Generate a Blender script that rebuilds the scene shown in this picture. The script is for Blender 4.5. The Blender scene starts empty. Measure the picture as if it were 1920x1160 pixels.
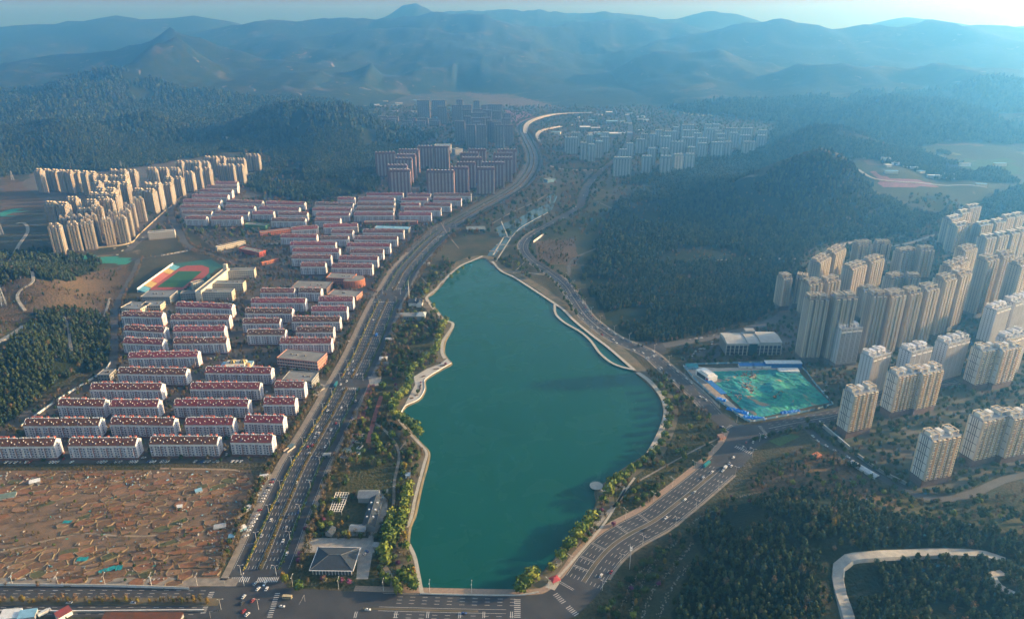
import bpy, bmesh, math, random
import numpy as np
from mathutils import Vector, Matrix
from mathutils.geometry import tessellate_polygon

sc = bpy.context.scene
# ---------------------------------------------------------------- camera, sky, sun, exposure
H = 430.0; F = 1340.0; YH = 30.0
TH = math.atan((580 - YH) / F); CT, ST = math.cos(TH), math.sin(TH)
cam = bpy.data.cameras.new('camera'); camo = bpy.data.objects.new('camera', cam)
sc.collection.objects.link(camo); sc.camera = camo
cam.sensor_width = 36.0; cam.lens = 36.0 * F / 1920.0
cam.clip_start = 1.0; cam.clip_end = 90000.0
camo.location = (0, 0, H); camo.rotation_euler = (math.pi / 2 - TH, 0, 0)

SUN_AZ, SUN_EL = math.radians(79), math.radians(14.5)
w = bpy.data.worlds.new('World'); sc.world = w; w.use_nodes = True
nt = w.node_tree; bg = nt.nodes['Background']
sky = nt.nodes.new('ShaderNodeTexSky'); sky.sky_type = 'NISHITA'; sky.sun_disc = False
sky.sun_elevation = SUN_EL; sky.sun_rotation = SUN_AZ; sky.altitude = 200
sky.air_density = 1.0; sky.dust_density = 3.0; sky.ozone_density = 2.0
nt.links.new(sky.outputs[0], bg.inputs[0]); bg.inputs[1].default_value = 0.15
sl = bpy.data.lights.new('sun', 'SUN'); sl.energy = 4.4; sl.angle = math.radians(0.6); sl.color = (1.0, 0.80, 0.56)
so = bpy.data.objects.new('sun', sl); sc.collection.objects.link(so)
so.rotation_euler = Vector((math.sin(SUN_AZ) * math.cos(SUN_EL), math.cos(SUN_AZ) * math.cos(SUN_EL), math.sin(SUN_EL))).to_track_quat('Z', 'Y').to_euler()
so.location = (600, 0, 900)
vs = sc.view_settings; vs.view_transform = 'Standard'; vs.look = 'None'; vs.gamma = 1.0; vs.use_curve_mapping = False
vs.exposure = 1.12
cy = sc.cycles; cy.use_denoising = True; cy.max_bounces = 5; cy.diffuse_bounces = 2; cy.glossy_bounces = 2
cy.transmission_bounces = 1; cy.volume_bounces = 1; cy.transparent_max_bounces = 2
cy.use_adaptive_sampling = True; cy.adaptive_threshold = 0.02; cy.sample_clamp_indirect = 6.0
HAZE_DENSITY, HAZE_COLOR, HAZE_G = 0.00023, (0.125, 0.46, 1.0), 0.76

rng = np.random.default_rng(7); random.seed(7)

# ---------------------------------------------------------------- helpers
def G(px, py, z=0.0):
    u = (px - 960) / F; v = (py - 580) / F
    t = (z - H) / (-ST - v * CT)
    return (u * t, (CT - v * ST) * t)
def G3(px, py, z=0.0):
    x, y = G(px, py, z); return (x, y, z)
def GY(px, py, Y):                      # point of the sight line at distance Y
    u = (px - 960) / F; v = (py - 580) / F
    t = Y / (CT - v * ST)
    return (u * t, Y, H + (-ST - v * CT) * t)
def proj(x, y, z):
    dz = z - H; d = y * CT - dz * ST; q = -y * ST - dz * CT
    return 960 + F * x / d, 580 + F * q / d
def P(s, z=0.0):                        # 'x,y x,y' photo points -> ground points
    return [G(*map(float, a.split(',')), z) for a in s.split()]
def arr(pts): return np.array(pts, float)

def smooth(pts, step=6.0, closed=False):
    p = arr(pts); n = len(p); out = []
    for i in range(n if closed else n - 1):
        a = p[(i - 1) % n] if (closed or i > 0) else 2 * p[0] - p[1]
        b = p[i]; c = p[(i + 1) % n]
        d = p[(i + 2) % n] if (closed or i + 2 < n) else 2 * p[-1] - p[-2]
        k = max(1, int(np.linalg.norm(c - b) / step))
        for j in range(k):
            t = j / k
            out.append(0.5 * ((2 * b) + (c - a) * t + (2 * a - 5 * b + 4 * c - d) * t * t + (3 * b - a - 3 * c + d) * t ** 3))
    if not closed: out.append(p[-1])
    return arr(out)
def offset(p, d):
    t = np.gradient(p, axis=0); t /= np.linalg.norm(t, axis=1)[:, None] + 1e-9
    return p + np.stack([t[:, 1], -t[:, 0]], 1) * np.asarray(d).reshape(-1, 1)
def resample(p, step):
    s = np.concatenate([[0], np.cumsum(np.linalg.norm(np.diff(p, axis=0), axis=1))])
    q = np.arange(0, s[-1], step)
    return np.stack([np.interp(q, s, p[:, 0]), np.interp(q, s, p[:, 1])], 1)
def inpoly(x, y, poly):
    poly = arr(poly); r = np.zeros(np.shape(x), bool); n = len(poly)
    for i in range(n):
        x1, y1 = poly[i]; x2, y2 = poly[(i + 1) % n]
        if y1 == y2: continue
        c = ((y1 > y) != (y2 > y)) & (x < (x2 - x1) * (y - y1) / (y2 - y1) + x1)
        r ^= c
    return r
def segdist(x, y, poly, closed=False):
    poly = arr(poly); n = len(poly); best = np.full(np.shape(x), 1e12); bt = np.zeros(np.shape(x))
    for i in range(n if closed else n - 1):
        a = poly[i]; b = poly[(i + 1) % n]; ab = b - a; L = ab @ ab + 1e-9
        t = np.clip(((x - a[0]) * ab[0] + (y - a[1]) * ab[1]) / L, 0, 1)
        d = (x - a[0] - t * ab[0]) ** 2 + (y - a[1] - t * ab[1]) ** 2
        m = d < best; best = np.where(m, d, best); bt = np.where(m, i + t, bt)
    return np.sqrt(best), bt
def vnoise(x, y, seed=0):
    xi = np.floor(x).astype(np.int64); yi = np.floor(y).astype(np.int64); fx = x - xi; fy = y - yi
    fx = fx * fx * (3 - 2 * fx); fy = fy * fy * (3 - 2 * fy)
    def h(a, b):
        n = (a * 374761393 + b * 668265263 + seed * 1442695041) & 0x7fffffff
        n = ((n ^ (n >> 13)) * 1274126177) & 0x7fffffff
        return ((n ^ (n >> 16)) & 0xffff) / 65535.0
    return (h(xi, yi) * (1 - fx) + h(xi + 1, yi) * fx) * (1 - fy) + (h(xi, yi + 1) * (1 - fx) + h(xi + 1, yi + 1) * fx) * fy
def fbm(x, y, o=4, seed=0):
    s = 0; a = 0.5; n = 0
    for k in range(o):
        s = s + a * (vnoise(x, y, seed + k) - 0.5); n += a; x = x * 2.03 + 11.3; y = y * 2.03 - 7.7; a *= 0.5
    return s / n * 2
def sstep(x, a, b):
    t = np.clip((x - a) / (b - a), 0, 1); return t * t * (3 - 2 * t)

# materials
MATS = {}
def mat(name, col, rough=0.85, col2=None, scale=0.3, spread=0.25, obj_var=0.0, detail=4.0, metal=0.0, spec=0.3, bump=0.0, contrast=(0.35, 0.65)):
    if name in MATS: return MATS[name]
    m = bpy.data.materials.new(name); m.use_nodes = True; n = m.node_tree.nodes; l = m.node_tree.links
    b = n['Principled BSDF']; b.inputs['Roughness'].default_value = rough; b.inputs['Metallic'].default_value = metal
    b.inputs['Specular IOR Level'].default_value = spec
    g = n.new('ShaderNodeNewGeometry'); t = n.new('ShaderNodeTexNoise'); t.inputs['Scale'].default_value = scale
    t.inputs['Detail'].default_value = detail
    l.new(g.outputs['Position'], t.inputs['Vector'])
    r = n.new('ShaderNodeMapRange'); r.inputs[1].default_value, r.inputs[2].default_value = contrast
    l.new(t.outputs[0], r.inputs[0])
    x = n.new('ShaderNodeMix'); x.data_type = 'RGBA'
    c2 = col2 or tuple(c * (1 - spread) for c in col)
    x.inputs[6].default_value = (*col, 1); x.inputs[7].default_value = (*c2, 1); l.new(r.outputs[0], x.inputs[0])
    out = x.outputs[2]
    if obj_var:
        o = n.new('ShaderNodeObjectInfo'); hs = n.new('ShaderNodeHueSaturation')
        r1 = n.new('ShaderNodeMapRange'); r1.inputs[3].default_value = 1 - obj_var; r1.inputs[4].default_value = 1 + obj_var
        l.new(o.outputs['Random'], r1.inputs[0]); l.new(r1.outputs[0], hs.inputs['Value'])
        r2 = n.new('ShaderNodeMapRange'); r2.inputs[3].default_value = 0.5 + obj_var * 0.09; r2.inputs[4].default_value = 0.5 - obj_var * 0.09
        l.new(o.outputs['Random'], r2.inputs[0]); l.new(r2.outputs[0], hs.inputs['Hue'])
        l.new(out, hs.inputs['Color']); out = hs.outputs[0]
    l.new(out, b.inputs['Base Color'])
    if bump:
        bp = n.new('ShaderNodeBump'); bp.inputs['Strength'].default_value = bump; l.new(t.outputs[0], bp.inputs['Height']); l.new(bp.outputs[0], b.inputs['Normal'])
    MATS[name] = m; return m

# mesh builder
class MB:
    def __init__(s): s.v = []; s.f = []; s.m = []; s.cur = 0
    def mi(s, k): s.cur = k; return s
    def face(s, pts):
        i = len(s.v); s.v += [tuple(p) for p in pts]; s.f.append(tuple(range(i, i + len(pts)))); s.m.append(s.cur)
    def box(s, x0, y0, z0, x1, y1, z1, bottom=False):
        i = len(s.v)
        s.v += [(x0, y0, z0), (x1, y0, z0), (x1, y1, z0), (x0, y1, z0), (x0, y0, z1), (x1, y0, z1), (x1, y1, z1), (x0, y1, z1)]
        fs = [(0, 1, 5, 4), (1, 2, 6, 5), (2, 3, 7, 6), (3, 0, 4, 7), (4, 5, 6, 7)] + ([(3, 2, 1, 0)] if bottom else [])
        for f in fs: s.f.append(tuple(i + a for a in f)); s.m.append(s.cur)
    def rbox(s, cx, cy, z0, L, D, h, rot, bottom=False):
        c, n = math.cos(rot), math.sin(rot); i = len(s.v)
        for z in (z0, z0 + h):
            for a, b in ((-1, -1), (1, -1), (1, 1), (-1, 1)):
                s.v.append((cx + a * L / 2 * c - b * D / 2 * n, cy + a * L / 2 * n + b * D / 2 * c, z))
        for f in [(0, 1, 5, 4), (1, 2, 6, 5), (2, 3, 7, 6), (3, 0, 4, 7), (4, 5, 6, 7)] + ([(3, 2, 1, 0)] if bottom else []): s.f.append(tuple(i + a for a in f)); s.m.append(s.cur)
    def cyl(s, x, y, z0, z1, r0, r1=None, n=8, cap=True):
        r1 = r0 if r1 is None else r1; i = len(s.v)
        for z, r in ((z0, r0), (z1, r1)):
            for k in range(n): a = 2 * math.pi * k / n; s.v.append((x + r * math.cos(a), y + r * math.sin(a), z))
        for k in range(n): j = (k + 1) % n; s.f.append((i + k, i + j, i + n + j, i + n + k)); s.m.append(s.cur)
        if cap: s.f.append(tuple(range(i + n, i + 2 * n))); s.m.append(s.cur)
    def bar(s, a, b, r):
        a = Vector(a); b = Vector(b); d = (b - a).normalized(); u = d.cross(Vector((0.3, 0.9, 0.2))).normalized() * r; v = d.cross(u).normalized() * r
        i = len(s.v)
        for p in (a, b):
            for q in (u + v, u - v, -u - v, -u + v): s.v.append(tuple(p + q))
        for f in ((0, 1, 5, 4), (1, 2, 6, 5), (2, 3, 7, 6), (3, 0, 4, 7), (0, 3, 2, 1), (4, 5, 6, 7)): s.f.append(tuple(i + k for k in f)); s.m.append(s.cur)
    def prism(s, poly, z0, z1, top=True):
        n = len(poly); i = len(s.v)
        s.v += [(p[0], p[1], z0) for p in poly] + [(p[0], p[1], z1) for p in poly]
        for k in range(n): j = (k + 1) % n; s.f.append((i + k, i + j, i + n + j, i + n + k)); s.m.append(s.cur)
        if top:
            for t in tessellate_polygon([[Vector((p[0], p[1], 0)) for p in poly]]):
                a, b, c = (poly[q] for q in t)
                if (b[0] - a[0]) * (c[1] - a[1]) - (b[1] - a[1]) * (c[0] - a[0]) < 0: t = t[::-1]
                s.f.append(tuple(i + n + q for q in t)); s.m.append(s.cur)
    def strip(s, A, B, za, zb=None):
        zb = za if zb is None else zb
        za = np.broadcast_to(za, len(A)); zb = np.broadcast_to(zb, len(B)); i = len(s.v); n = len(A)
        s.v += [(a[0], a[1], float(z)) for a, z in zip(A, za)] + [(b[0], b[1], float(z)) for b, z in zip(B, zb)]
        for k in range(n - 1): s.f.append((i + k, i + n + k, i + n + k + 1, i + k + 1)); s.m.append(s.cur)
    def mesh(s, name, mats, flat=True):
        me = bpy.data.meshes.new(name); me.from_pydata(s.v, [], s.f)
        for m in (mats if isinstance(mats, (list, tuple)) else [mats]): me.materials.append(m)
        if any(s.m): me.polygons.foreach_set('material_index', s.m)
        if not flat: me.polygons.foreach_set('use_smooth', [True] * len(s.f))
        me.update(); return me
    def obj(s, name, mats, parent=None, flat=True, **kw): return mk(name, s.mesh(name, mats, flat), parent, **kw)
def mk(name, me, parent=None, loc=None, rot=0, scale=None, kind=None, label=None, cat=None, group=None):
    o = bpy.data.objects.new(name, me); sc.collection.objects.link(o)
    if parent: o.parent = parent
    if loc is not None: o.location = loc
    if rot: o.rotation_euler = (0, 0, rot)
    if scale is not None: o.scale = scale
    if kind: o['kind'] = kind
    if label: o['label'] = label
    if cat: o['category'] = cat
    if group: o['group'] = group
    return o
def thing(name, loc, rot=0, **kw): return mk(name, None, None, loc, rot, **kw)
ORD = ['', 'second', 'third', 'fourth', 'fifth', 'sixth', 'seventh', 'eighth', 'ninth', 'tenth', 'eleventh', 'twelfth', 'thirteenth', 'fourteenth', 'fifteenth', 'sixteenth', 'seventeenth', 'eighteenth', 'nineteenth', 'twentieth']
def ordinal(k):
    if k < 20: return ORD[k]
    k += 1; return '%d%s' % (k, {1: 'st', 2: 'nd', 3: 'rd'}.get(k % 10, 'th'))
LANDMARKS = {}
PENDING = []        # (object, description)
def describe(o, desc): PENDING.append((o, desc))
def resolve_labels():
    names = list(LANDMARKS); L = arr([LANDMARKS[n] for n in names]); buckets = {}
    for o, d in PENDING:
        p = np.array([o.location.x, o.location.y]); q = np.linalg.norm(L - p, axis=1); k = int(q.argmin())
        buckets.setdefault((d, names[k]), []).append((q[k], o))
    for (d, n), lst in buckets.items():
        lst.sort(key=lambda t: t[0])
        for i, (_, o) in enumerate(lst):
            o['label'] = f"{d}, {'nearest' if i == 0 else ordinal(i) + ' nearest'} {n}"
# ---------------------------------------------------------------- terrain
def ridge(s, w, depth=None):
    out = []
    if depth and depth > 5500: w *= (5500 + (depth - 5500) * .28) / depth; depth = 5500 + (depth - 5500) * .28
    for a in s.split():
        t = list(map(float, a.split(',')))
        if depth: out.append(GY(t[0], t[1], depth * (t[2] if len(t) > 2 else 1)))
        else: out.append(G3(t[0], t[1], t[2]))
    if depth and depth > 2900: w *= 1.55
    return (arr(out), w)
RIDGES = [
    # near hills: photo point and height
    ridge('1330,1120,14 1420,1060,30 1520,990,36 1620,1000,36 1750,1010,32 1900,1000,30', 130),
    ridge('1500,1250,30 1700,1200,40 1950,1150,44', 150),
    ridge('-120,500,30 -20,505,38 70,520,34 120,540,24', 150),
    ridge('-80,640,26 60,650,22 140,640,12', 110),
    # the wooded hill right of the lake and the two ridges behind it
    ridge('1190,470 1290,400 1380,345 1440,325 1500,305 1545,287 1580,300 1620,345 1680,385', 330, 1680),
    ridge('1180,352 1260,322 1330,300 1400,282 1480,262 1540,238 1600,245 1680,285', 420, 2350),
    ridge('1390,275 1430,262 1500,243 1560,223 1640,208 1700,192 1760,198 1820,210 1870,235', 430, 3050),
    ridge('1760,255 1850,235 1930,215 2050,200', 500, 2900),
    ridge('1830,370 1900,345 2000,330', 240, 1750),
    # wooded hill in the middle, left hills
    ridge('400,262 460,228 520,208 560,202 640,200 680,216 740,240 800,266', 420, 2800),
    ridge('-60,262 20,238 60,222 100,212 140,225 200,255 260,285', 420, 2500),
    ridge('180,245 230,222 270,214 330,240 400,282', 380, 2750),
    ridge('470,345 520,318 580,305 640,322 700,345', 200, 2150),
    ridge('345,75 380,110 420,140 455,170 470,195', 420, 4100), ridge('300,85 270,115 230,150 200,175', 420, 4000), ridge('700,118 720,150 760,180', 380, 4500), ridge('850,110 860,140 900,165', 380, 4600),
    ridge('100,160 160,143 240,140 300,170 340,215', 700, 3700),
    ridge('300,130 350,150 420,175 480,200 540,210', 600, 3900),
    ridge('-100,150 0,130 90,117 180,105 230,97 290,78 320,63 335,54 350,62 390,72 440,95 500,110', 850, 4700),
    ridge('440,150 520,138 580,140 610,108 640,95 680,105 740,112 800,110 860,107 920,114 970,125 1010,145 1050,180', 760, 5200),
    ridge('610,150 625,175 640,198', 420, 4300),
    ridge('420,105 520,85 600,75 700,66 800,60 880,75 960,95 1060,125', 1200, 6800),
    ridge('380,62 440,52 500,42 545,40 610,34 680,42 720,44 770,40 830,38 880,33 920,40 980,58 1060,84 1110,104', 1500, 9000),
    ridge('-100,60 0,56 60,52 110,48 200,38 260,42 310,36 380,32 450,50', 1800, 11500),
    ridge('690,45 740,24 760,16 790,14 815,26 860,30 930,30 1000,27 1050,25 1130,28 1200,38', 2200, 15500),
    ridge('920,60 1000,50 1060,40 1130,38 1180,42 1250,50', 1600, 10500),
    ridge('1150,40 1240,46 1290,40 1335,28 1370,36 1430,46', 2200, 14000),
    ridge('1600,52 1640,42 1685,33 1720,38 1800,44 1920,58', 2000, 15000),
    ridge('1130,118 1180,103 1240,84 1300,68 1360,56 1420,49 1455,41 1490,41 1520,42 1560,50 1620,52 1680,58 1725,46 1780,54 1860,58 1980,66', 1500, 7200),
    ridge('1110,190 1140,165 1165,140 1200,112 1240,103 1290,100 1340,98 1380,108 1430,122 1480,135', 750, 4900),
    ridge('1330,175 1400,160 1470,138 1500,124 1530,119 1570,121 1620,130 1680,138 1740,140', 700, 4300),
    ridge('1600,118 1680,105 1750,88 1830,78 1950,66', 1100, 6000),
    ridge('1660,130 1740,112 1830,94 1900,88 1990,84', 900, 5200),
    ridge('1720,158 1770,138 1800,133 1860,139 1960,146', 700, 4000),
]
FLAT = P('-500,1400 -500,900 -150,880 0,818 100,748 205,688 206,600 236,500 90,470 40,345 62,312 180,325 270,312 330,292 400,285 505,285 525,318 455,352 470,380 560,388 690,368 735,338 690,300 720,282 815,262 690,224 690,210 760,180 850,172 960,178 1060,205 1200,200 1320,215 1460,232 1440,275 1300,302 1165,335 1140,380 1095,420 1075,480 1090,560 1130,610 1220,642 1330,628 1420,606 1500,545 1470,505 1525,465 1600,440 1780,395 1960,350 2300,420 2300,940 2000,870 1920,890 1850,925 1760,940 1640,905 1530,835 1460,828 1420,878 1290,975 1180,1055 1110,1150 1075,1400')
LAKE_PX = '909,484 887,486 868,494 855,503 838,519 826,534 811,550 801,557 808,567 821,583 832,597 845,603 849,611 842,625 834,640 832,659 838,671 846,681 828,691 808,703 796,713 796,730 785,748 761,760 752,773 752,784 774,813 788,829 803,846 800,870 793,894 788,914 783,938 776,968 768,985 765,1018 775,1040 783,1082 788,1111 850,1113 966,1114 1010,1080 1037,1052 1057,1029 1074,1002 1091,978 1110,962 1121,938 1118,918 1144,898 1165,881 1191,864 1215,847 1228,824 1240,797 1246,770 1239,746 1228,730 1211,713 1186,690 1165,669 1138,646 1110,625 1077,598 1057,578 1037,565 1010,545 990,533 963,516 939,506 922,494'
LAKE = smooth(P(LAKE_PX), 5.0, closed=True)
def lake_dist(x, y):
    d, _ = segdist(x, y, LAKE, True); return np.where(inpoly(x, y, LAKE), -d, d)

def height(x, y):
    x = np.asarray(x, float); y = np.asarray(y, float)
    acc = np.zeros_like(x)
    n1 = fbm(x / 260, y / 260, 4, 3); n2 = fbm(x / 900, y / 900, 4, 9)
    for k, (c, w) in enumerate(RIDGES):
        mw = 3.2 * w
        lo = c.min(0) - mw; hi = c.max(0) + mw
        m = (x > lo[0]) & (x < hi[0]) & (y > lo[1]) & (y < hi[1])
        if not m.any(): continue
        xs = x[m]; ys = y[m]
        wx = xs + (n2[m] if w > 500 else n1[m] * .5) * w * .35
        d, t = segdist(wx * .25 + xs * .75, ys, c[:, :2]); i = np.clip(t.astype(int), 0, len(c) - 2); fr = t - i
        zc = c[i, 2] * (1 - fr) + c[i + 1, 2] * fr
        s = d / w
        g = np.exp(-1.9 * s ** 1.35)
        spur = (vnoise(xs / (w * .42) + k * 7, ys / (w * 1.2), 40 + k) - .5) * 3.0 * s * np.exp(-1.6 * s)
        z = zc * np.clip(g * (1 + spur) - .03, 0, 2) / .97
        a = np.zeros_like(x); a[m] = np.maximum(z, 0)
        acc += a ** 14
    z = acc ** (1 / 14)
    gul = 1 - np.abs(fbm(x / 430, y / 430, 4, 55)) * 2
    z = z * (1 + .07 * n1 * sstep(z, 5, 60)) + (gul - .6) * 42 * sstep(z, 20, 120) * (1 - .6 * sstep(z, 200, 420))
    dist = np.where(inpoly(x, y, FLAT), 0, segdist(x, y, FLAT, True)[0])
    z = z * sstep(dist, 2, 40 + .055 * np.abs(y)) + sstep(dist, 10, 120 + .1 * np.abs(y)) * (4 * fbm(x / 120, y / 120, 3, 5) + 3.5 + 70 * np.clip(fbm(x / 800, y / 800, 4, 21) + .15, 0, 1) * sstep(y, 2300, 4500))
    return z
def axis(fine_lo, fine_hi, st, lo, hi, gr):
    a = list(np.arange(fine_lo, fine_hi, st)); s = st; p = fine_hi
    while p < hi: a.append(p); s *= gr; p += s
    a.append(hi); b = []; s = st; p = fine_lo
    while p > lo: s *= gr; p -= s; b.append(p)
    return np.array(b[::-1] + a)
XS = axis(-700, 760, 8.0, -9500, 9500, 1.04); YS = axis(280, 1500, 8.0, -1800, 12500, 1.018)
GX, GYY = np.meshgrid(XS, YS)
GZ = height(GX.ravel(), GYY.ravel()).reshape(GX.shape)
ld = lake_dist(GX.ravel(), GYY.ravel()).reshape(GX.shape) if False else None
_near = (np.abs(GX) < 400) & (GYY > 330) & (GYY < 1500)
_ld = np.full(GX.shape, 50.0); _ld[_near] = lake_dist(GX[_near], GYY[_near])
GZ = np.where(_ld < 0, -4.0, GZ)
def T(x, y):                             # terrain height by interpolation
    x = np.asarray(x, float); y = np.asarray(y, float)
    i = np.clip(np.searchsorted(XS, x) - 1, 0, len(XS) - 2); j = np.clip(np.searchsorted(YS, y) - 1, 0, len(YS) - 2)
    fx = (x - XS[i]) / (XS[i + 1] - XS[i]); fy = (y - YS[j]) / (YS[j + 1] - YS[j])
    return (GZ[j, i] * (1 - fx) + GZ[j, i + 1] * fx) * (1 - fy) + (GZ[j + 1, i] * (1 - fx) + GZ[j + 1, i + 1] * fx) * fy
def GT(px, py):                          # sight line against the terrain (march outward)
    u = (px - 960) / F; v = (py - 580) / F
    ts = 380 * 1.004 ** np.arange(900); x = u * ts; y = (CT - v * ST) * ts; z = H + (-ST - v * CT) * ts
    k = np.argmax(z < T(x, y)); 
    return float(x[k]), float(y[k]), float(T(x[k], y[k]))
def PT(s): return [GT(*map(float, a.split(',')))[:2] for a in s.split()]

# ground cover painted where it grows
ZONES = [ # channel, y range, photo outline
    ('forest', 900, 2600, '1085,520 1120,450 1150,385 1240,345 1330,318 1430,332 1480,300 1545,285 1600,310 1640,370 1740,395 1700,440 1530,462 1505,480 1500,545 1420,602 1330,622 1250,642 1190,640 1130,590'),
    ('forest', 1900, 3800, '1150,350 1260,318 1330,298 1480,262 1540,235 1600,240 1720,300 1560,290 1480,305 1330,318 1240,345'),
    ('forest', 2400, 3800, '1380,280 1430,262 1560,222 1700,190 1820,205 1870,235 1700,240 1600,250 1540,235 1480,262'),
    ('forest', 1200, 2600, '1810,420 1850,370 1930,350 1930,400'),
    ('forest', 1000, 3000, '1640,370 1740,395 1780,400 1700,440 1600,440'),
    ('forest', 300, 560, '1320,1040 1300,1000 1350,960 1420,935 1500,915 1580,930 1650,965 1760,985 1930,1010 1930,1175 1590,1175 1562,1120 1550,1060 1530,1180 1262,1190 1270,1120 1292,1060'),
    ('forest', 300, 560, '1590,1080 1680,1045 1850,1055 1930,1090 1930,1180 1600,1180'),
    ('scrub', 300, 700, '1110,1165 1190,1060 1290,985 1380,920 1420,880 1540,840 1640,905 1760,945 1930,930 1930,1000 1700,990 1560,925 1400,950 1290,1010 1190,1180'),
    ('forest', 700, 1700, '-20,480 90,472 170,488 178,512 100,530 40,525 -20,545'),
    ('forest', 550, 1200, '-20,690 60,585 110,578 210,595 207,625 203,665 190,690 140,700 90,730 -20,815'),
    ('earth', 700, 1400, '-20,545 40,525 100,530 178,512 245,495 238,540 215,600 110,578 60,585 -20,640'),
    ('earth', 550, 1000, '100,740 190,690 207,680 205,690 100,750 -20,825 0,800'),
    ('forest', 1700, 4000, '420,240 560,200 650,198 800,266 720,300 700,355 560,380 450,350 520,300'),
    ('forest', 1900, 3600, '-20,235 100,210 200,255 320,245 410,290 280,310 180,322 60,312 0,260'),
    ('grass', 1200, 2200, '1000,470 1060,400 1130,372 1195,385 1200,420 1150,460 1070,500 1010,500'),
    ('earth', 1200, 2200, '1005,455 1075,445 1080,500 1010,495'),
    ('grass', 1600, 3600, '1560,300 1640,250 1850,240 1930,300 1930,350 1780,395 1660,370'),
    ('pink', 1600, 2600, '1620,315 1660,330 1760,345 1740,354 1660,352'),
    ('pink', 2300, 4000, '948,208 985,210 1010,222 985,236 958,235'),
    ('yellow', 1700, 3400, '1748,290 1792,284 1798,292 1755,298'),
    ('yellow', 2200, 4200, '1240,206 1300,206 1345,216 1300,214'),
    ('earth', 1500, 3000, '0,330 60,345 150,350 130,380 40,400 0,420'),
    ('earth', 500, 700, '1390,905 1560,850 1640,905 1700,960 1560,925 1420,930'),
    ('net', 600, 1500, '105,474 170,478 248,486 246,499 200,494 120,482'),
    ('net', 1000, 2600, '-10,400 30,388 40,396 0,412'),
    ('scrub', 350, 1300, '540,1100 560,1010 640,800 700,690 720,640 770,545 820,490 890,430 950,400 1000,340 1060,330 1130,330 1100,380 1060,400 990,440 960,480 1000,530 900,480 850,510 800,560 850,610 830,690 760,760 800,830 790,920 770,1000 790,1100'),
    ('scrub', 350, 1300, '1030,1095 1100,980 1150,900 1230,830 1250,740 1200,700 1260,710 1360,830 1300,900 1150,1010'),
    ('earth', 1700, 4000, '1690,252 1800,262 1850,275 1700,268'), ('earth', 1700, 4000, '1730,322 1850,330 1910,342 1760,338'), ('lawn', 1700, 4000, '1600,268 1690,264 1730,285 1650,295'), ('earth', 1700, 4000, '1600,296 1660,300 1740,312 1640,312'), ('lawn', 1500, 3500, '1790,300 1900,300 1920,330 1830,322'), ('earth', 2300, 5000, '1180,180 1330,165 1400,178 1250,196'), ('grass', 2300, 5000, '1240,196 1420,180 1520,200 1400,225 1260,215'), ('earth', 2600, 6000, '40,175 140,168 200,190 100,196'), ('earth', 2000, 4500, '0,255 60,250 140,268 60,280'), ('earth', 1900, 4500, '190,268 260,288 290,305 230,290'), ('earth', 2600, 6000, '860,175 1000,185 1060,200 940,200'),
    ('lawn', 1000, 1300, '1085,445 1180,425 1190,440 1090,470'),
]
CH = ['forest', 'earth', 'grass', 'pink', 'yellow', 'net', 'scrub', 'lawn']
gx = GX.ravel(); gy = GYY.ravel(); gz = GZ.ravel()
CHV = {c: np.zeros(len(gx)) for c in CH}
_v = gy > 250
qx, qy = proj(gx[_v], gy[_v], gz[_v])
_wob = fbm(gx[_v] / 60, gy[_v] / 60, 3, 77)
for c, y0, y1, s in ZONES:
    poly = [tuple(map(float, a.split(','))) for a in s.split()]
    m = inpoly(qx + _wob * 9, qy + _wob * 5, poly) & (gy[_v] > y0) & (gy[_v] < y1)
    CHV[c][np.flatnonzero(_v)[m]] = 1.0
flatd = np.where(inpoly(gx, gy, FLAT), 0, 1.0)
wild = flatd * sstep(gy, 1500, 2300) * np.maximum(sstep(fbm(gx / 500, gy / 500, 4, 31), -.8, -.4), sstep(gz, 120, 260) * .85)
CHV['forest'] = np.maximum(CHV['forest'], wild * (.60 + .4 * sstep(fbm(gx / 260, gy / 260, 3, 44), -.1, .35)))
nx, ny = len(XS), len(YS)
idx = np.arange(nx * ny).reshape(ny, nx)
quads = np.stack([idx[:-1, :-1], idx[:-1, 1:], idx[1:, 1:], idx[1:, :-1]], -1).reshape(-1, 4)
me = bpy.data.meshes.new('terrain'); me.from_pydata(np.stack([gx, gy, gz], 1).tolist(), [], quads.tolist())
me.polygons.foreach_set('use_smooth', [True] * len(quads))
for c in CH:
    a = me.attributes.new(c, 'FLOAT', 'POINT'); a.data.foreach_set('value', CHV[c].astype(np.float32))
terrain = mk('terrain', me, kind='structure')
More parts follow.
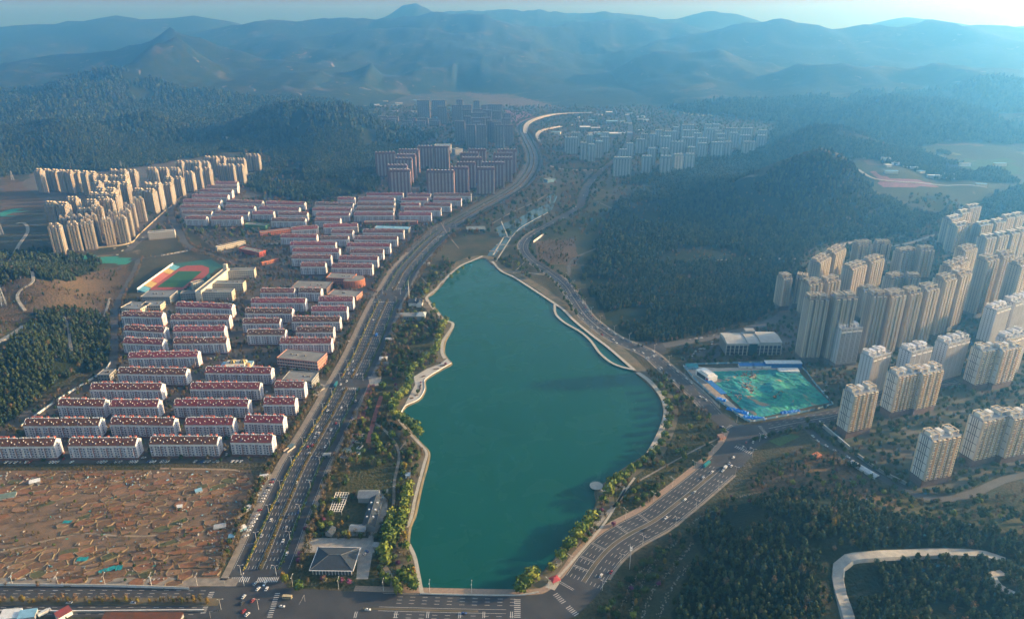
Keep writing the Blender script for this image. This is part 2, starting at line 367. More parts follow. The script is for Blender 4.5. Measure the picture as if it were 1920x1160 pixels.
def terrain_material():
    m = bpy.data.materials.new('terrain'); m.use_nodes = True; n = m.node_tree.nodes; l = m.node_tree.links; b = n['Principled BSDF']
    b.inputs['Roughness'].default_value = .95; b.inputs['Specular IOR Level'].default_value = .1
    g = n.new('ShaderNodeNewGeometry')
    def noise(scale, det=5, dist=0):
        t = n.new('ShaderNodeTexNoise'); t.inputs['Scale'].default_value = scale; t.inputs['Detail'].default_value = det; t.inputs['Distortion'].default_value = dist
        l.new(g.outputs['Position'], t.inputs['Vector']); return t.outputs[0]
    def rng_(x, a, b2):
        r = n.new('ShaderNodeMapRange'); r.inputs[1].default_value = a; r.inputs[2].default_value = b2; l.new(x, r.inputs[0]); return r.outputs[0]
    def mix(f, a, b2):
        x = n.new('ShaderNodeMix'); x.data_type = 'RGBA'
        for s, v in ((6, a), (7, b2)):
            if isinstance(v, tuple): x.inputs[s].default_value = (*v, 1)
            else: l.new(v, x.inputs[s])
        l.new(f, x.inputs[0]); return x.outputs[2]
    n_mid2 = noise(.009, 7, .4); n_far, n_mid, n_fine = noise(.004, 6, .6), noise(.03, 5, .3), noise(.35, 4)
    base = mix(rng_(n_mid, .38, .62), (.085, .070, .040), (.044, .052, .026))
    base = mix(rng_(n_far, .45, .62), base, (.105, .092, .055))
    base = mix(rng_(n_fine, .45, .75), base, (.036, .040, .022))
    cols = {'scrub': (((.085, .075, .035)), (.035, .045, .018)), 'grass': ((.062, .064, .028), (.042, .050, .022)), 'earth': ((.15, .098, .058), (.075, .062, .036)),
            'lawn': ((.045, .09, .03), (.04, .07, .025)), 'pink': ((.30, .10, .13), (.14, .10, .08)), 'yellow': ((.35, .29, .06), (.2, .18, .05)),
            'net': ((.03, .26, .20), (.06, .20, .15)), 'forest': ((.011, .024, .012), (.026, .034, .016))}
    for c, (a, b2) in cols.items():
        at = n.new('ShaderNodeAttribute'); at.attribute_name = c
        mm = n.new('ShaderNodeMath'); mm.operation = 'ADD'; l.new(at.outputs['Fac'], mm.inputs[0])
        nn = n.new('ShaderNodeMath'); nn.operation = 'MULTIPLY_ADD'; nn.inputs[1].default_value = .9; nn.inputs[2].default_value = -.45; l.new(n_mid2 if c == 'forest' else n_mid, nn.inputs[0]); l.new(nn.outputs[0], mm.inputs[1])
        base = mix(rng_(mm.outputs[0], .4, .6), base, mix(rng_(n_fine if c != 'forest' else n_mid, .35, .65), a, b2))
    # pale bare rock and tracks on far slopes
    rock = mix(rng_(noise(.011, 8, 1.5), .66, .72), base, (.17, .145, .105))
    l.new(rock, b.inputs['Base Color'])
    bp = n.new('ShaderNodeBump'); bp.inputs['Strength'].default_value = .6; bp.inputs['Distance'].default_value = 3.0
    l.new(n_fine, bp.inputs['Height']); l.new(bp.outputs[0], b.inputs['Normal'])
    return m
me.materials.append(terrain_material())
def field(c, x, y):                      # painted cover at a point
    i = np.clip(np.searchsorted(XS, x) - 1, 0, nx - 2); j = np.clip(np.searchsorted(YS, y) - 1, 0, ny - 2)
    return CHV[c].reshape(ny, nx)[j, i]

# air
ZTOP = max(float(GZ.max()), H) + 25.0
print('haze top', ZTOP, GX.ravel()[GZ.argmax()], GYY.ravel()[GZ.argmax()])
hb = MB(); hb.box(-9600, -1900, -6, 9600, 12600, ZTOP, True)
haze = hb.mesh('haze', [])
hm = bpy.data.materials.new('haze'); hm.use_nodes = True; hm.node_tree.nodes.clear()
ho = hm.node_tree.nodes.new('ShaderNodeOutputMaterial'); hv = hm.node_tree.nodes.new('ShaderNodeVolumePrincipled')
hv.inputs['Color'].default_value = (*HAZE_COLOR, 1); hv.inputs['Absorption Color'].default_value = (.88, .97, 1, 1); hv.inputs['Density'].default_value = HAZE_DENSITY; hv.inputs['Anisotropy'].default_value = HAZE_G
hm.node_tree.links.new(hv.outputs[0], ho.inputs['Volume']); haze.materials.append(hm)
mk('haze', haze, kind='stuff', label='pale blue haze filling the valley air', cat='haze')
# ---------------------------------------------------------------- water and shores
def water_material():
    m = bpy.data.materials.new('lake_water'); m.use_nodes = True; n = m.node_tree.nodes; l = m.node_tree.links; b = n['Principled BSDF']
    b.inputs['Roughness'].default_value = .22; b.inputs['Specular IOR Level'].default_value = .35; b.inputs['IOR'].default_value = 1.33
    g = n.new('ShaderNodeNewGeometry'); t = n.new('ShaderNodeTexNoise'); t.inputs['Scale'].default_value = .9; t.inputs['Detail'].default_value = 4
    l.new(g.outputs['Position'], t.inputs['Vector'])
    bp = n.new('ShaderNodeBump'); bp.inputs['Strength'].default_value = .25; bp.inputs['Distance'].default_value = .25; l.new(t.outputs[0], bp.inputs['Height']); l.new(bp.outputs[0], b.inputs['Normal'])
    t2 = n.new('ShaderNodeTexNoise'); t2.inputs['Scale'].default_value = .012; t2.inputs['Detail'].default_value = 3; l.new(g.outputs['Position'], t2.inputs['Vector'])
    x = n.new('ShaderNodeMix'); x.data_type = 'RGBA'; x.inputs[6].default_value = (.004, .064, .050, 1); x.inputs[7].default_value = (.005, .078, .060, 1)
    l.new(t2.outputs[0], x.inputs[0]); l.new(x.outputs[2], b.inputs['Base Color'])
    t3 = n.new('ShaderNodeTexNoise'); t3.inputs['Scale'].default_value = .02; t3.inputs['Detail'].default_value = 4; t3.inputs['Distortion'].default_value = 1.0; l.new(g.outputs['Position'], t3.inputs['Vector'])
    r3 = n.new('ShaderNodeMapRange'); r3.inputs[1].default_value = .4; r3.inputs[2].default_value = .62; r3.inputs[3].default_value = .10; r3.inputs[4].default_value = .34; l.new(t3.outputs[0], r3.inputs[0]); l.new(r3.outputs[0], b.inputs['Roughness']); return m
M_water = water_material()
M_asph = mat('asphalt', (.040, .042, .047), .9, (.058, .058, .060), .045, contrast=(.38, .62), detail=8)
M_asph2 = mat('old_asphalt', (.085, .082, .078), .9, (.11, .105, .095), .06)
M_conc = mat('concrete', (.34, .31, .27), .9, (.25, .23, .2), .25)
M_pave = mat('pavement', (.26, .22, .175), .9, (.18, .155, .125), .2)
M_white = mat('road_paint', (.62, .62, .60), .8, (.45, .45, .43), 1.5)
M_stone = mat('pale_stone', (.46, .42, .36), .85, (.36, .33, .28), .5)
M_soil = mat('bare_soil', (.20, .125, .075), .95, (.12, .085, .055), .12, bump=.3)
M_grass = mat('lawn', (.07, .12, .03), .95, (.05, .08, .03), .3)
M_hedge = mat('hedge_leaf', (.06, .10, .025), .9, (.03, .055, .018), 1.2, bump=.5)
M_brickpath = mat('red_paving', (.30, .11, .09), .9, (.2, .085, .075), .4)
M_wood = mat('weathered_wood', (.19, .12, .075), .8, (.12, .08, .05), 2.0)
M_dry = mat('dry_ground', (.15, .115, .07), .95, (.075, .07, .04), .07, bump=.2)
M_steel = mat('galvanised_steel', (.42, .43, .44), .5, metal=.3)
M_dark = mat('dark_metal', (.05, .055, .06), .5)
M_city = mat('estate_ground', (.115, .10, .082), .95, (.07, .066, .055), .05)

wm = MB(); wm.prism([tuple(p) for p in LAKE], -1.45, -1.4); lake = wm.obj('lake', M_water, kind='structure')
_c = LAKE.mean(0); _t = np.roll(LAKE, -1, 0) - np.roll(LAKE, 1, 0); _t /= np.linalg.norm(_t, axis=1)[:, None]
_nrm = np.stack([_t[:, 1], -_t[:, 0]], 1)
if inpoly(*(LAKE + _nrm * 2)[:1].T, LAKE)[0]: _nrm = -_nrm
def ring(a): r = LAKE + _nrm * a; return np.vstack([r, r[:1]])
bk = MB(); bk.strip(ring(0), ring(16), .05, .05); bk.strip(ring(-3.5), ring(0), -2.6, .05)
bk.obj('lake_bank', mat('lake_bank', (.16, .125, .08), .95, (.09, .085, .05), .08, bump=.3), kind='structure', flat=False)

OCC = []            # (polyline, half width) kept free of trees
def road(name, pts, w, m, z=.08, step=6, width2=None, kind='structure', kerb=None, drape=False, label=None):
    c = smooth(pts, step); a, b = (-w / 2, w / 2) if width2 is None else width2
    mb = MB(); A = offset(c, a); B = offset(c, b)
    if drape:
        za = np.maximum.reduce([T(*offset(c, k).T) for k in (a, 0, b)]) + .5
        mb.strip(A, B, za); mb.strip(offset(c, a - 1.5), A, za - 2.5, za); mb.strip(B, offset(c, b + 1.5), za, za - 2.5)
    else:
        mb.strip(A, B, z)
    OCC.append((c, max(abs(a), abs(b)) + 1)); return mb.obj(name, m, kind=kind, label=label), c
def dashes(mb, c, d, z, L=4.0, gap=6.0, w=.28, s0=0, s1=None, solid=False):
    p = resample(offset(c, d), 1.0); n = len(p); s1 = n if s1 is None else min(s1, n); i = s0
    if solid: L, gap = 20, 0
    while i + L < s1:
        q = p[i:i + int(L) + 1:2 if not solid else 4]
        if len(q) > 1: mb.strip(offset(q, -w / 2), offset(q, w / 2), z)
        i += int(L + gap)
def bars(mb, a, b, n, L, w, z):            # zebra: n bars across from a to b
    a = arr(a); b = arr(b); d = (b - a) / np.linalg.norm(b - a); u = np.array([-d[1], d[0]])
    for k in range(n):
        c = a + (b - a) * (k + .5) / n; q = [c + d * sx * w / 2 + u * sy * L / 2 for sx, sy in ((-1, -1), (1, -1), (1, 1), (-1, 1))]
        if (q[1][0] - q[0][0]) * (q[2][1] - q[0][1]) - (q[1][1] - q[0][1]) * (q[2][0] - q[0][0]) < 0: q = q[::-1]
        mb.face([(p[0], p[1], z) for p in q])

# boulevard: dual carriageway with side lanes
BLV_S = '430,1180 452,1130 477,1088 502,1032 524,978 548,924 571,871 605,811 640,746 670,688 690,646 710,598 727,562 744,533 758,508 781,481 808,453 836,430 872,408 905,389 945,367 975,347 993,325 1001,303 998,283 988,262 980,246 982,234 1000,224 1040,214'
boulevard, BLV = road('road', P(BLV_S), 0, M_asph, .09, width2=(-23, 25))
DAM_S = '-60,1128 100,1127 250,1127 395,1128 520,1129 640,1136 800,1141 950,1144 1010,1143 1048,1133 1087,1099 1117,1056 1144,1026 1178,1002 1228,975 1262,949 1290,927 1330,894 1361,867 1384,841 1396,815'
dam_road, DAM = road('road', P(DAM_S), 32, M_asph, .07)
EAST_S = '1396,816 1347,782 1313,746 1275,712 1248,690 1215,662 1164,640 1134,622 1100,594 1077,561 1058,533 1027,508 996,487 981,466 990,446 1020,427 1060,405 1086,389 1093,372 1102,349 1128,322 1161,294 1178,266 1182,236 1176,215'
east_road, EAST = road('road', P(EAST_S), 21, M_asph, .075)
MALL_S = '1205,656 1240,648 1285,641 1350,629 1421,611 1462,594 1482,570 1505,545'
mall_road, MALL = road('road', P(MALL_S), 15, M_asph2, .065)
SITE_S = '1396,815 1441,803 1515,788 1569,778 1640,755 1720,728 1800,716'
site_road, SITE = road('road', P(SITE_S), 24, M_asph, .072)
ESTE_S = '1500,790 1535,823 1570,845 1610,868 1650,893 1690,917 1730,931 1780,934 1830,922 1880,900 1960,880'
este_road, ESTE = road('road', P(ESTE_S), 9, M_asph2, .1)
SCH_S = '200,735 213,690 215,640 216,600 222,565 236,538 250,512 257,497 262,486 302,479 350,470 372,461'
sch_road, SCH = road('road', P(SCH_S), 9, M_asph2, .07)
NW_S = '420,352 385,358 345,375 324,392 322,410 336,434 352,462 397,478 437,494 480,503 520,512 560,517 610,523 660,540 718,560'
nw_road, NW = road('road', P(NW_S), 13, M_asph2, .068)
EXIT_S = '585,660 600,690 622,712 640,720'
road('road', P('560,705 590,712 625,722'), 9, M_asph2, .069)
NWB_S = '240,470 272,440 300,410 335,380 372,360 410,345 450,325 480,310'
road('road', P(NWB_S), 14, M_asph2, .066)
RR_S = '1120,378 1150,392 1178,405 1183,425 1165,445 1120,465 1085,480 1068,495 1067,512 1062,525'
road('lane', P(RR_S), 6, M_asph2, .09)
road('lane', P('1030,311 1060,318 1110,319 1130,315'), 9, M_conc, .2)
# hill lanes draped on the slopes
_, HAIR = road('hill_road', PT('1596,1175 1582,1130 1570,1085 1572,1062 1590,1050 1640,1043 1720,1040 1800,1037 1850,1041 1885,1052'), 8, mat('pale_concrete', (.36, .34, .30), .9, (.28, .265, .235), .2), drape=True)
for s, wd in (('185,610 196,590 206,560', 3), ('60,510 62,530 40,545 33,560 48,585', 4), ('0,500 30,470 52,435 45,418 30,420', 6), ('120,594 128,615 132,650 136,665', 3), ('-10,650 20,630 45,612', 8), ('430,262 400,258 372,252', 12), ('1600,315 1650,338 1760,348 1850,352', 8), ('1330,490 1400,487 1500,486', 7), ('1535,480 1600,455 1680,462 1760,440', 8), ('1880,1075 1860,1080 1870,1100 1900,1115', 6)):
    road('path', PT(s), wd, M_conc, drape=True)
# lake promenades and park paths
def path(s, wd, m=M_pave, z=.18): return road('path', P(s), wd, m, z, 4)
path('905,480 885,489 866,497 852,507 833,525 820,540 803,554 800,560 806,570 820,586 834,600 848,605 848,613 838,628 830,642 829,660 834,672', 4.6, M_stone)
path('752,778 748,786 772,816 786,831 800,848 795,870 788,896 778,935 772,966 763,988', 3, M_stone)
path('767,1020 778,1045 786,1085 791,1111', 3.2, M_stone)
path('923,490 940,508 963,519 990,536 1010,549 1037,567 1057,581 1077,601 1110,628 1138,649 1165,672 1190,694', 4.5, M_stone)
path('1195,698 1214,711 1231,729 1243,747 1249,771 1243,798 1231,825 1217,849', 6, M_stone)
path('700,790 730,815 748,850 740,900 738,940 733,975', 3)
path('748,845 765,822', 2); path('715,742 700,790 690,830', 5, M_brickpath); path('703,705 690,740 676,785', 8, M_brickpath)
path('790,520 815,545 830,530', 2); path('820,405 840,440 860,465', 2)
path('1020,515 965,508', 3, M_conc); path('985,490 962,512', 2); path('720,1060 735,1085 735,1105', 4, M_pave)
path('1030,1100 1075,1050 1130,985 1165,930 1190,895', 2.2, M_stone); path('1200,900 1290,850 1360,815', 2)
path('945,444 925,478', 3, M_stone); path('958,446 930,490', 2.5, M_stone)
path('940,415 948,434 956,446 975,428 1000,413 1030,397', 2.5, M_stone); path('925,418 960,398 1000,380 1025,365', 3)
# boardwalk standing in the lake
bw = MB(); _b = smooth(P('1040,571 1042,588 1058,604 1087,621 1107,638 1124,661 1144,678 1164,687 1190,693'), 5)
bw.strip(offset(_b, -1.8), offset(_b, 1.8), .35); bw.strip(offset(_b, 1.8), offset(_b, 1.85), .35, -.4); bw.strip(offset(_b, -1.85), offset(_b, -1.8), -.4, .35)
bwt = thing('boardwalk', (*_b[0], 0), label='curved pale boardwalk standing in the lake off the east bank', cat='boardwalk')
def local(mb, root): mb.v = [(v[0] - root.location.x, v[1] - root.location.y, v[2] - root.location.z) for v in mb.v]; return mb
local(bw, bwt).obj('deck', M_stone, bwt)
ps = MB()
for q in resample(_b, 9): ps.cyl(q[0], q[1], -4, .3, .35, n=5)
local(ps, bwt).obj('pile', M_conc, bwt, kind='stuff')
# pavements beside the boulevard and dam
def pave(c, d0, d1, m=M_pave, z=.16):
    mb = MB(); mb.strip(offset(c, d0), offset(c, d1), z); mb.strip(offset(c, d0 - .02), offset(c, d0), 0, z); mb.strip(offset(c, d1), offset(c, d1 + .02), z, 0); return mb.obj('pavement', m, kind='structure')
pave(BLV[8:150], -29, -23); pave(BLV[12:150], 25, 30)
_i = np.searchsorted(DAM[:, 0], [-160, 12]); DS = DAM[_i[0]:_i[1]]
pave(DAM[_i[0] + 4:], -22.5, -16.5, mat('kerb_paving', (.33, .23, .16), .9, (.24, .175, .13), .5))
pave(DAM[:int(np.searchsorted(DAM[:, 0], -222))], -26, -17)
pave(DAM[_i[1] + 10:-12], 16.3, 18.5)
pave(EAST[10:90], 10.8, 14); pave(EAST[10:140], -13, -10.6)
# medians
def median(c, d0, d1, m, z=.22):
    mb = MB(); mb.strip(offset(c, d0), offset(c, d1), z); mb.strip(offset(c, d0 - .04), offset(c, d0), .05, z); mb.strip(offset(c, d1), offset(c, d1 + .04), z, .05)
    return mb.obj('central_reservation', m, kind='structure')
GAPS = [G(475, 1090), G(640, 716), G(727, 553), G(838, 428)]
def pieces(c):
    k = np.ones(len(c), bool)
    for g, ds in zip(GAPS, (8, 15, 17, 17)): k &= np.linalg.norm(c - arr(g), axis=1) > ds
    k &= c[:, 1] > G(475, 1086)[1] + 4
    runs = []; i = 0
    while i < len(c):
        if k[i]:
            j = i
            while j < len(c) and k[j]: j += 1
            if j - i > 4: runs.append(c[i:j])
            i = j
        else: i += 1
    return runs
RUNS = [r for r in pieces(BLV) if r[0][1] > 390]
for r in RUNS: median(r, -1.8, 1.8, M_dry)
median(DAM[_i[0] + 6:_i[1] - 6], .2, 2.2, M_dry); median(DAM[_i[1] + 8:-14], -1.2, 1.2, M_dry)
median(DAM[:int(np.searchsorted(DAM[:, 0], -232))], -4, 4, M_dry)
median(EAST[44:150], -.4, .4, M_conc)
# clipped hedges between main and side lanes, each run one hedge
def hedge(c, d, w, h, label, m=M_hedge, bloom=None):
    p = resample(offset(c, d), 1.6); n = len(p)
    if n < 4: return
    root = thing('hedge', (*p[n // 2], 0), cat='hedge', label=label, group='clipped hedges along the boulevard'); mb = MB()
    r = np.random.default_rng(n)
    for i in range(n):
        for k in range(4):
            x = p[i][0] + r.normal(0, w * .28); y = p[i][1] + r.normal(0, w * .28); s = r.uniform(.5, .95)
            mb.mi(1 if (bloom and r.random() < bloom) else 0); mb.rbox(x, y, .1, s, s, h * r.uniform(.6, 1.1), r.uniform(0, 3))
    local(mb, root).obj('foliage', [m, mat('yellow_bloom', (.42, .30, .03), .9)], root, kind='stuff')
for k, r in enumerate(RUNS[:4]):
    nm = ['from the south crossroads to the red paved walk', 'from the red paved walk to the white mast junction', 'from the white mast junction to the white pavilion', 'running north past the white pavilion'][k]
    hedge(r, -13.2, 2.0, 1.3, 'yellow-flowered west hedge ' + nm, bloom=.3 if k < 2 else .05)
    hedge(r, 16.2, 2.0, 1.5, 'green east hedge ' + nm)
    hedge(r, 0, 2.2, 1.1, 'low brown median planting ' + nm, mat('dry_leaf', (.11, .085, .035), .9, (.06, .06, .03), 1.0), bloom=.06)
# markings
mk_b = MB()
for r in RUNS:
    for d in (-9.8, -6.6, -4.2, 5.4, 8.6, 11.6): dashes(mk_b, r, d, .115)
    for d in (-2.3, 2.3, -12.0, 14.6, -22, 24): dashes(mk_b, r, d, .115, solid=True, w=.22)
bars(mk_b, G(421, 1086), G(468, 1086), 12, 5.5, .6, .115); bars(mk_b, G(482, 1086), G(522, 1086), 12, 5.5, .6, .115)
bars(mk_b, G(640, 728), G(668, 728), 8, 5, .6, .115); bars(mk_b, G(700, 566), G(740, 566), 12, 5, .7, .115); bars(mk_b, G(742, 541), G(772, 541), 9, 5, .7, .115)
mk_b.obj('lane_marking', M_white, boulevard, kind='stuff')
mk_d = MB()
for d in (-12, -8.6, -5.2, 6, 9.4, 12.8):
    dashes(mk_d, DAM[_i[0] + 10:_i[1]], d, .11); dashes(mk_d, DAM[_i[1] + 8:-12], d, .11); dashes(mk_d, DAM[:int(np.searchsorted(DAM[:, 0], -240))], d, .11)
for d in (-15.3, 15.3, -1.9, 1.9): dashes(mk_d, DAM[_i[1] + 8:-10], d, .11, solid=True, w=.25)
for d in (-15.3, -1, 3): dashes(mk_d, DAM[_i[0] + 8:_i[1]], d, .11, solid=True, w=.25)
for a in ((1052, 1088), (1082, 1068), (1096, 1047), (1121, 1021), (1158, 992), (1207, 974)):
    p = arr(G(*a)); k = int(np.linalg.norm(DAM - p, axis=1).argmin()); q = DAM[k]; n_ = offset(DAM, -1)[k] - q
    for e in (0, 1.6):
        t = np.array([n_[1], -n_[0]]); a1 = q + n_ * 2 + t * e; b1 = q + n_ * 15 + t * e; mk_d.strip(np.stack([a1, b1]) + t * .3, np.stack([a1, b1]), .11)
for x in (665, 740, 800, 860, 905, 957):
    for e in (0, 1.4): mk_d.box(G(x, 1150)[0] + e, G(x, 1158)[1], .1, G(x, 1150)[0] + e + .45, G(x, 1146)[1], .115)
bars(mk_d, G(1040, 1112), G(1058, 1130), 6, 4.5, .5, .12); bars(mk_d, G(1064, 1136), G(1082, 1153), 6, 4.5, .5, .12)
bars(mk_d, G(970, 1122), G(970, 1158), 10, 5, .6, .11); bars(mk_d, G(398, 1108), G(380, 1150), 12, 4, .6, .11); bars(mk_d, G(521, 1110), G(505, 1158), 12, 4, .6, .11)
bars(mk_d, G(1378, 836), G(1410, 850), 9, 5, .6, .11)
mk_d.obj('lane_marking', M_white, dam_road, kind='stuff')
mk_e = MB()
for d in (-5.3, 5.3): dashes(mk_e, EAST[8:150], d, .1)
for d in (-8.8, 8.8): dashes(mk_e, EAST[8:150], d, .1, solid=True, w=.25)
bars(mk_e, G(1372, 796), G(1352, 812), 8, 4, .6, .11); bars(mk_e, G(1212, 672), G(1232, 664), 8, 4, .6, .11)
mk_e.obj('lane_marking', M_white, east_road, kind='stuff')
mk_s = MB()
for d in (-8, -4, 4, 8): dashes(mk_s, SITE[6:], d, .1)
dashes(mk_s, SITE[5:], 0, .1, solid=True, w=.4); bars(mk_s, G(1424, 798), G(1440, 818), 9, 4, .6, .11); mk_s.obj('lane_marking', M_white, site_road, kind='stuff')
# paved junction areas and other flat sheets
def sheet(name, s, m, z=.045, kind='structure', **kw):
    poly = P(s) if isinstance(s, str) else s
    mb = MB(); mb.prism(poly, -.5, z); return mb.obj(name, m, kind=kind, **kw)
sheet('junction', '418,1080 527,1080 545,1112 548,1175 340,1175 380,1112', M_asph, .097)
sheet('junction', '1350,822 1385,796 1428,796 1450,820 1420,838 1405,850 1380,838', M_asph, .082)
sheet('junction', '1170,640 1240,640 1250,656 1225,676 1198,668', M_asph, .083)
sheet('promenade', '846,681 828,691 808,703 796,713 796,730 785,748 761,760 752,773 757,762 766,745 778,722 776,706 800,692 826,682 838,672', mat('promenade_paving', (.43, .40, .36), .85, (.36, .34, .31), .3), .4)
sheet('estate_ground', P('-260,868 0,868 250,868 500,866 540,800 600,690 690,560 780,455 870,385 872,352 690,345 580,366 460,350 385,350 330,372 330,410 440,500 300,560 205,565 205,690 100,750 -100,830'), M_city, .03)
sheet('estate_ground', P('1420,600 1500,545 1470,505 1525,465 1600,440 1780,395 1960,360 2100,420 2100,860 1900,880 1780,930 1700,915 1560,835 1500,780 1560,765'), mat('garden_ground', (.075, .085, .05), .95, (.11, .10, .075), .035, contrast=(.45, .58)), .03)
sheet('estate_ground', P('80,478 270,450 480,310 500,292 330,300 62,320 40,345 150,430'), M_city, .025)
sheet('forecourt', '556,1008 700,1008 702,1035 545,1035', M_conc, .05); sheet('forecourt', '672,1028 700,1028 690,1085 668,1085', M_conc, .055)
sheet('forecourt', '712,920 728,916 726,960 700,1010 690,1010', M_conc, .058)
sheet('forecourt', '596,720 618,712 625,722 604,742 586,742', M_conc, .064); sheet('forecourt', '532,860 556,820 566,822 545,862', M_conc, .064)
sheet('forecourt', '690,706 716,704 712,722 694,724', M_conc, .2); sheet('forecourt', '636,858 660,813 668,813 655,860', M_conc, .19)
sheet('car_park', '471,944 496,888 517,888 494,950 478,956', M_conc, .05)
sheet('car_park', '1286,668 1350,640 1352,666 1320,680', M_asph2, .061); sheet('lawn', '652,866 660,828 682,826 676,868', M_grass, .1)
sheet('car_park', '1460,600 1500,620 1500,650 1465,660', M_asph2, .061)
sheet('lawn', '1440,826 1485,812 1500,818 1462,836', M_grass, .1)
M_pond = mat('pond_water', (.03, .06, .065), .25, (.045, .075, .07), .1)
sheet('pond', '928,428 946,418 964,412 985,402 1000,392 1018,386 1030,375 1022,372 1000,385 1036,362 1045,368 1036,392 1010,410 985,425 965,440 950,446 938,444', M_pond, .12)
for a in ('945,446 960,446 950,458 932,458', '930,460 948,460 938,470 920,470', '918,472 934,472 928,480 914,480'): sheet('weir_pool', a, M_pond, .15)
# ---------------------------------------------------------------- buildings
LANDMARKS.update({n: G(*p) for n, p in {
    'the grey hip-roofed hall': (625, 1060), 'the red running track': (335, 520), 'the gold-domed building': (440, 680), 'the pink commercial building': (562, 680),
    'the curved orange building': (660, 528), 'the green-netted building site': (1430, 735), 'the arc-roofed mall': (1410, 645), 'the curving flyover': (1030, 228), 'the stepped weir': (935, 465),
    'the round lake platform': (1118, 912), 'the white-roofed pavilion': (890, 430), 'the tall white mast': (766, 558), 'the south crossroads': (470, 1120), 'the east crossroads': (1395, 815),
    'the hairpin hill road': (1570, 1070), 'the grey L-shaped courtyard building': (690, 970), 'the long white tent': (1622, 885), 'the red classroom block': (480, 472), 'the green kindergarten': (480, 425),
    'the three cream school wings': (425, 530), 'the colour-banded white school': (300, 445), 'the white-roofed hotel': (830, 275), 'the curved waterside terrace': (790, 720), 'the low sheds at the crossroads': (250, 1155),
    'the red lakeside pavilion': (1040, 1086), 'the small crossing bridge': (1080, 318), 'the allotment car park': (495, 915), 'the teal net slope': (180, 487), 'the blue-roofed site huts': (1400, 685), 'the red paved walk': (690, 745)}.items()})
RECTS = []
def footprint(x, y, L, D, rot): RECTS.append((x, y, rot, L, D))
def clear(x, y, m=2.0):
    ok = np.ones(np.shape(x), bool)
    for (cx, cy, r, L, D) in RECTS:
        c, s = math.cos(r), math.sin(r); u = (x - cx) * c + (y - cy) * s; v = -(x - cx) * s + (y - cy) * c
        ok &= (np.abs(u) > L / 2 + m) | (np.abs(v) > D / 2 + m)
    for c, wd in OCC:
        lo = c.min(0) - wd; hi = c.max(0) + wd; q = (x > lo[0]) & (x < hi[0]) & (y > lo[1]) & (y < hi[1]) & ok
        if q.any():
            d, _ = segdist(x[q], y[q], c[::3] if len(c) > 30 else c); ok[q] &= d > wd
    return ok
def front(x0, y0, x1, y1, h, D, z=0.0):
    a = arr(G(x0, y0, h + z)); b = arr(G(x1, y1, h + z)); d = b - a; L = float(np.linalg.norm(d)); rot = math.atan2(d[1], d[0])
    n = np.array([-d[1], d[0]]) / L; c = (a + b) / 2 + n * D / 2
    return c[0], c[1], L, rot
MESH = {}
def cached(key, fn):
    if key not in MESH: MESH[key] = fn()
    return MESH[key]
M_glass = mat('window_glass', (.018, .022, .03), .5, (.05, .055, .065), .35, spec=.2)
M_lilac = mat('lilac_render', (.56, .53, .58), .85, (.48, .46, .52), .12, obj_var=.10)
M_whiteR = mat('white_render', (.72, .69, .66), .85, (.62, .6, .58), .15)
M_redroof = mat('red_roof_tile', (.19, .047, .030), .85, (.125, .05, .038), .16, obj_var=.30, detail=7)
M_brick = mat('brick_red', (.24, .12, .10), .9, (.32, .2, .17), .2, obj_var=.15)
M_plinth = mat('brown_plinth', (.17, .085, .07), .9, (.12, .07, .06), .3)
M_heater = mat('white_fitting', (.72, .71, .68), .6)
M_flat = mat('flat_roof', (.22, .215, .20), .9, (.15, .15, .145), .12)

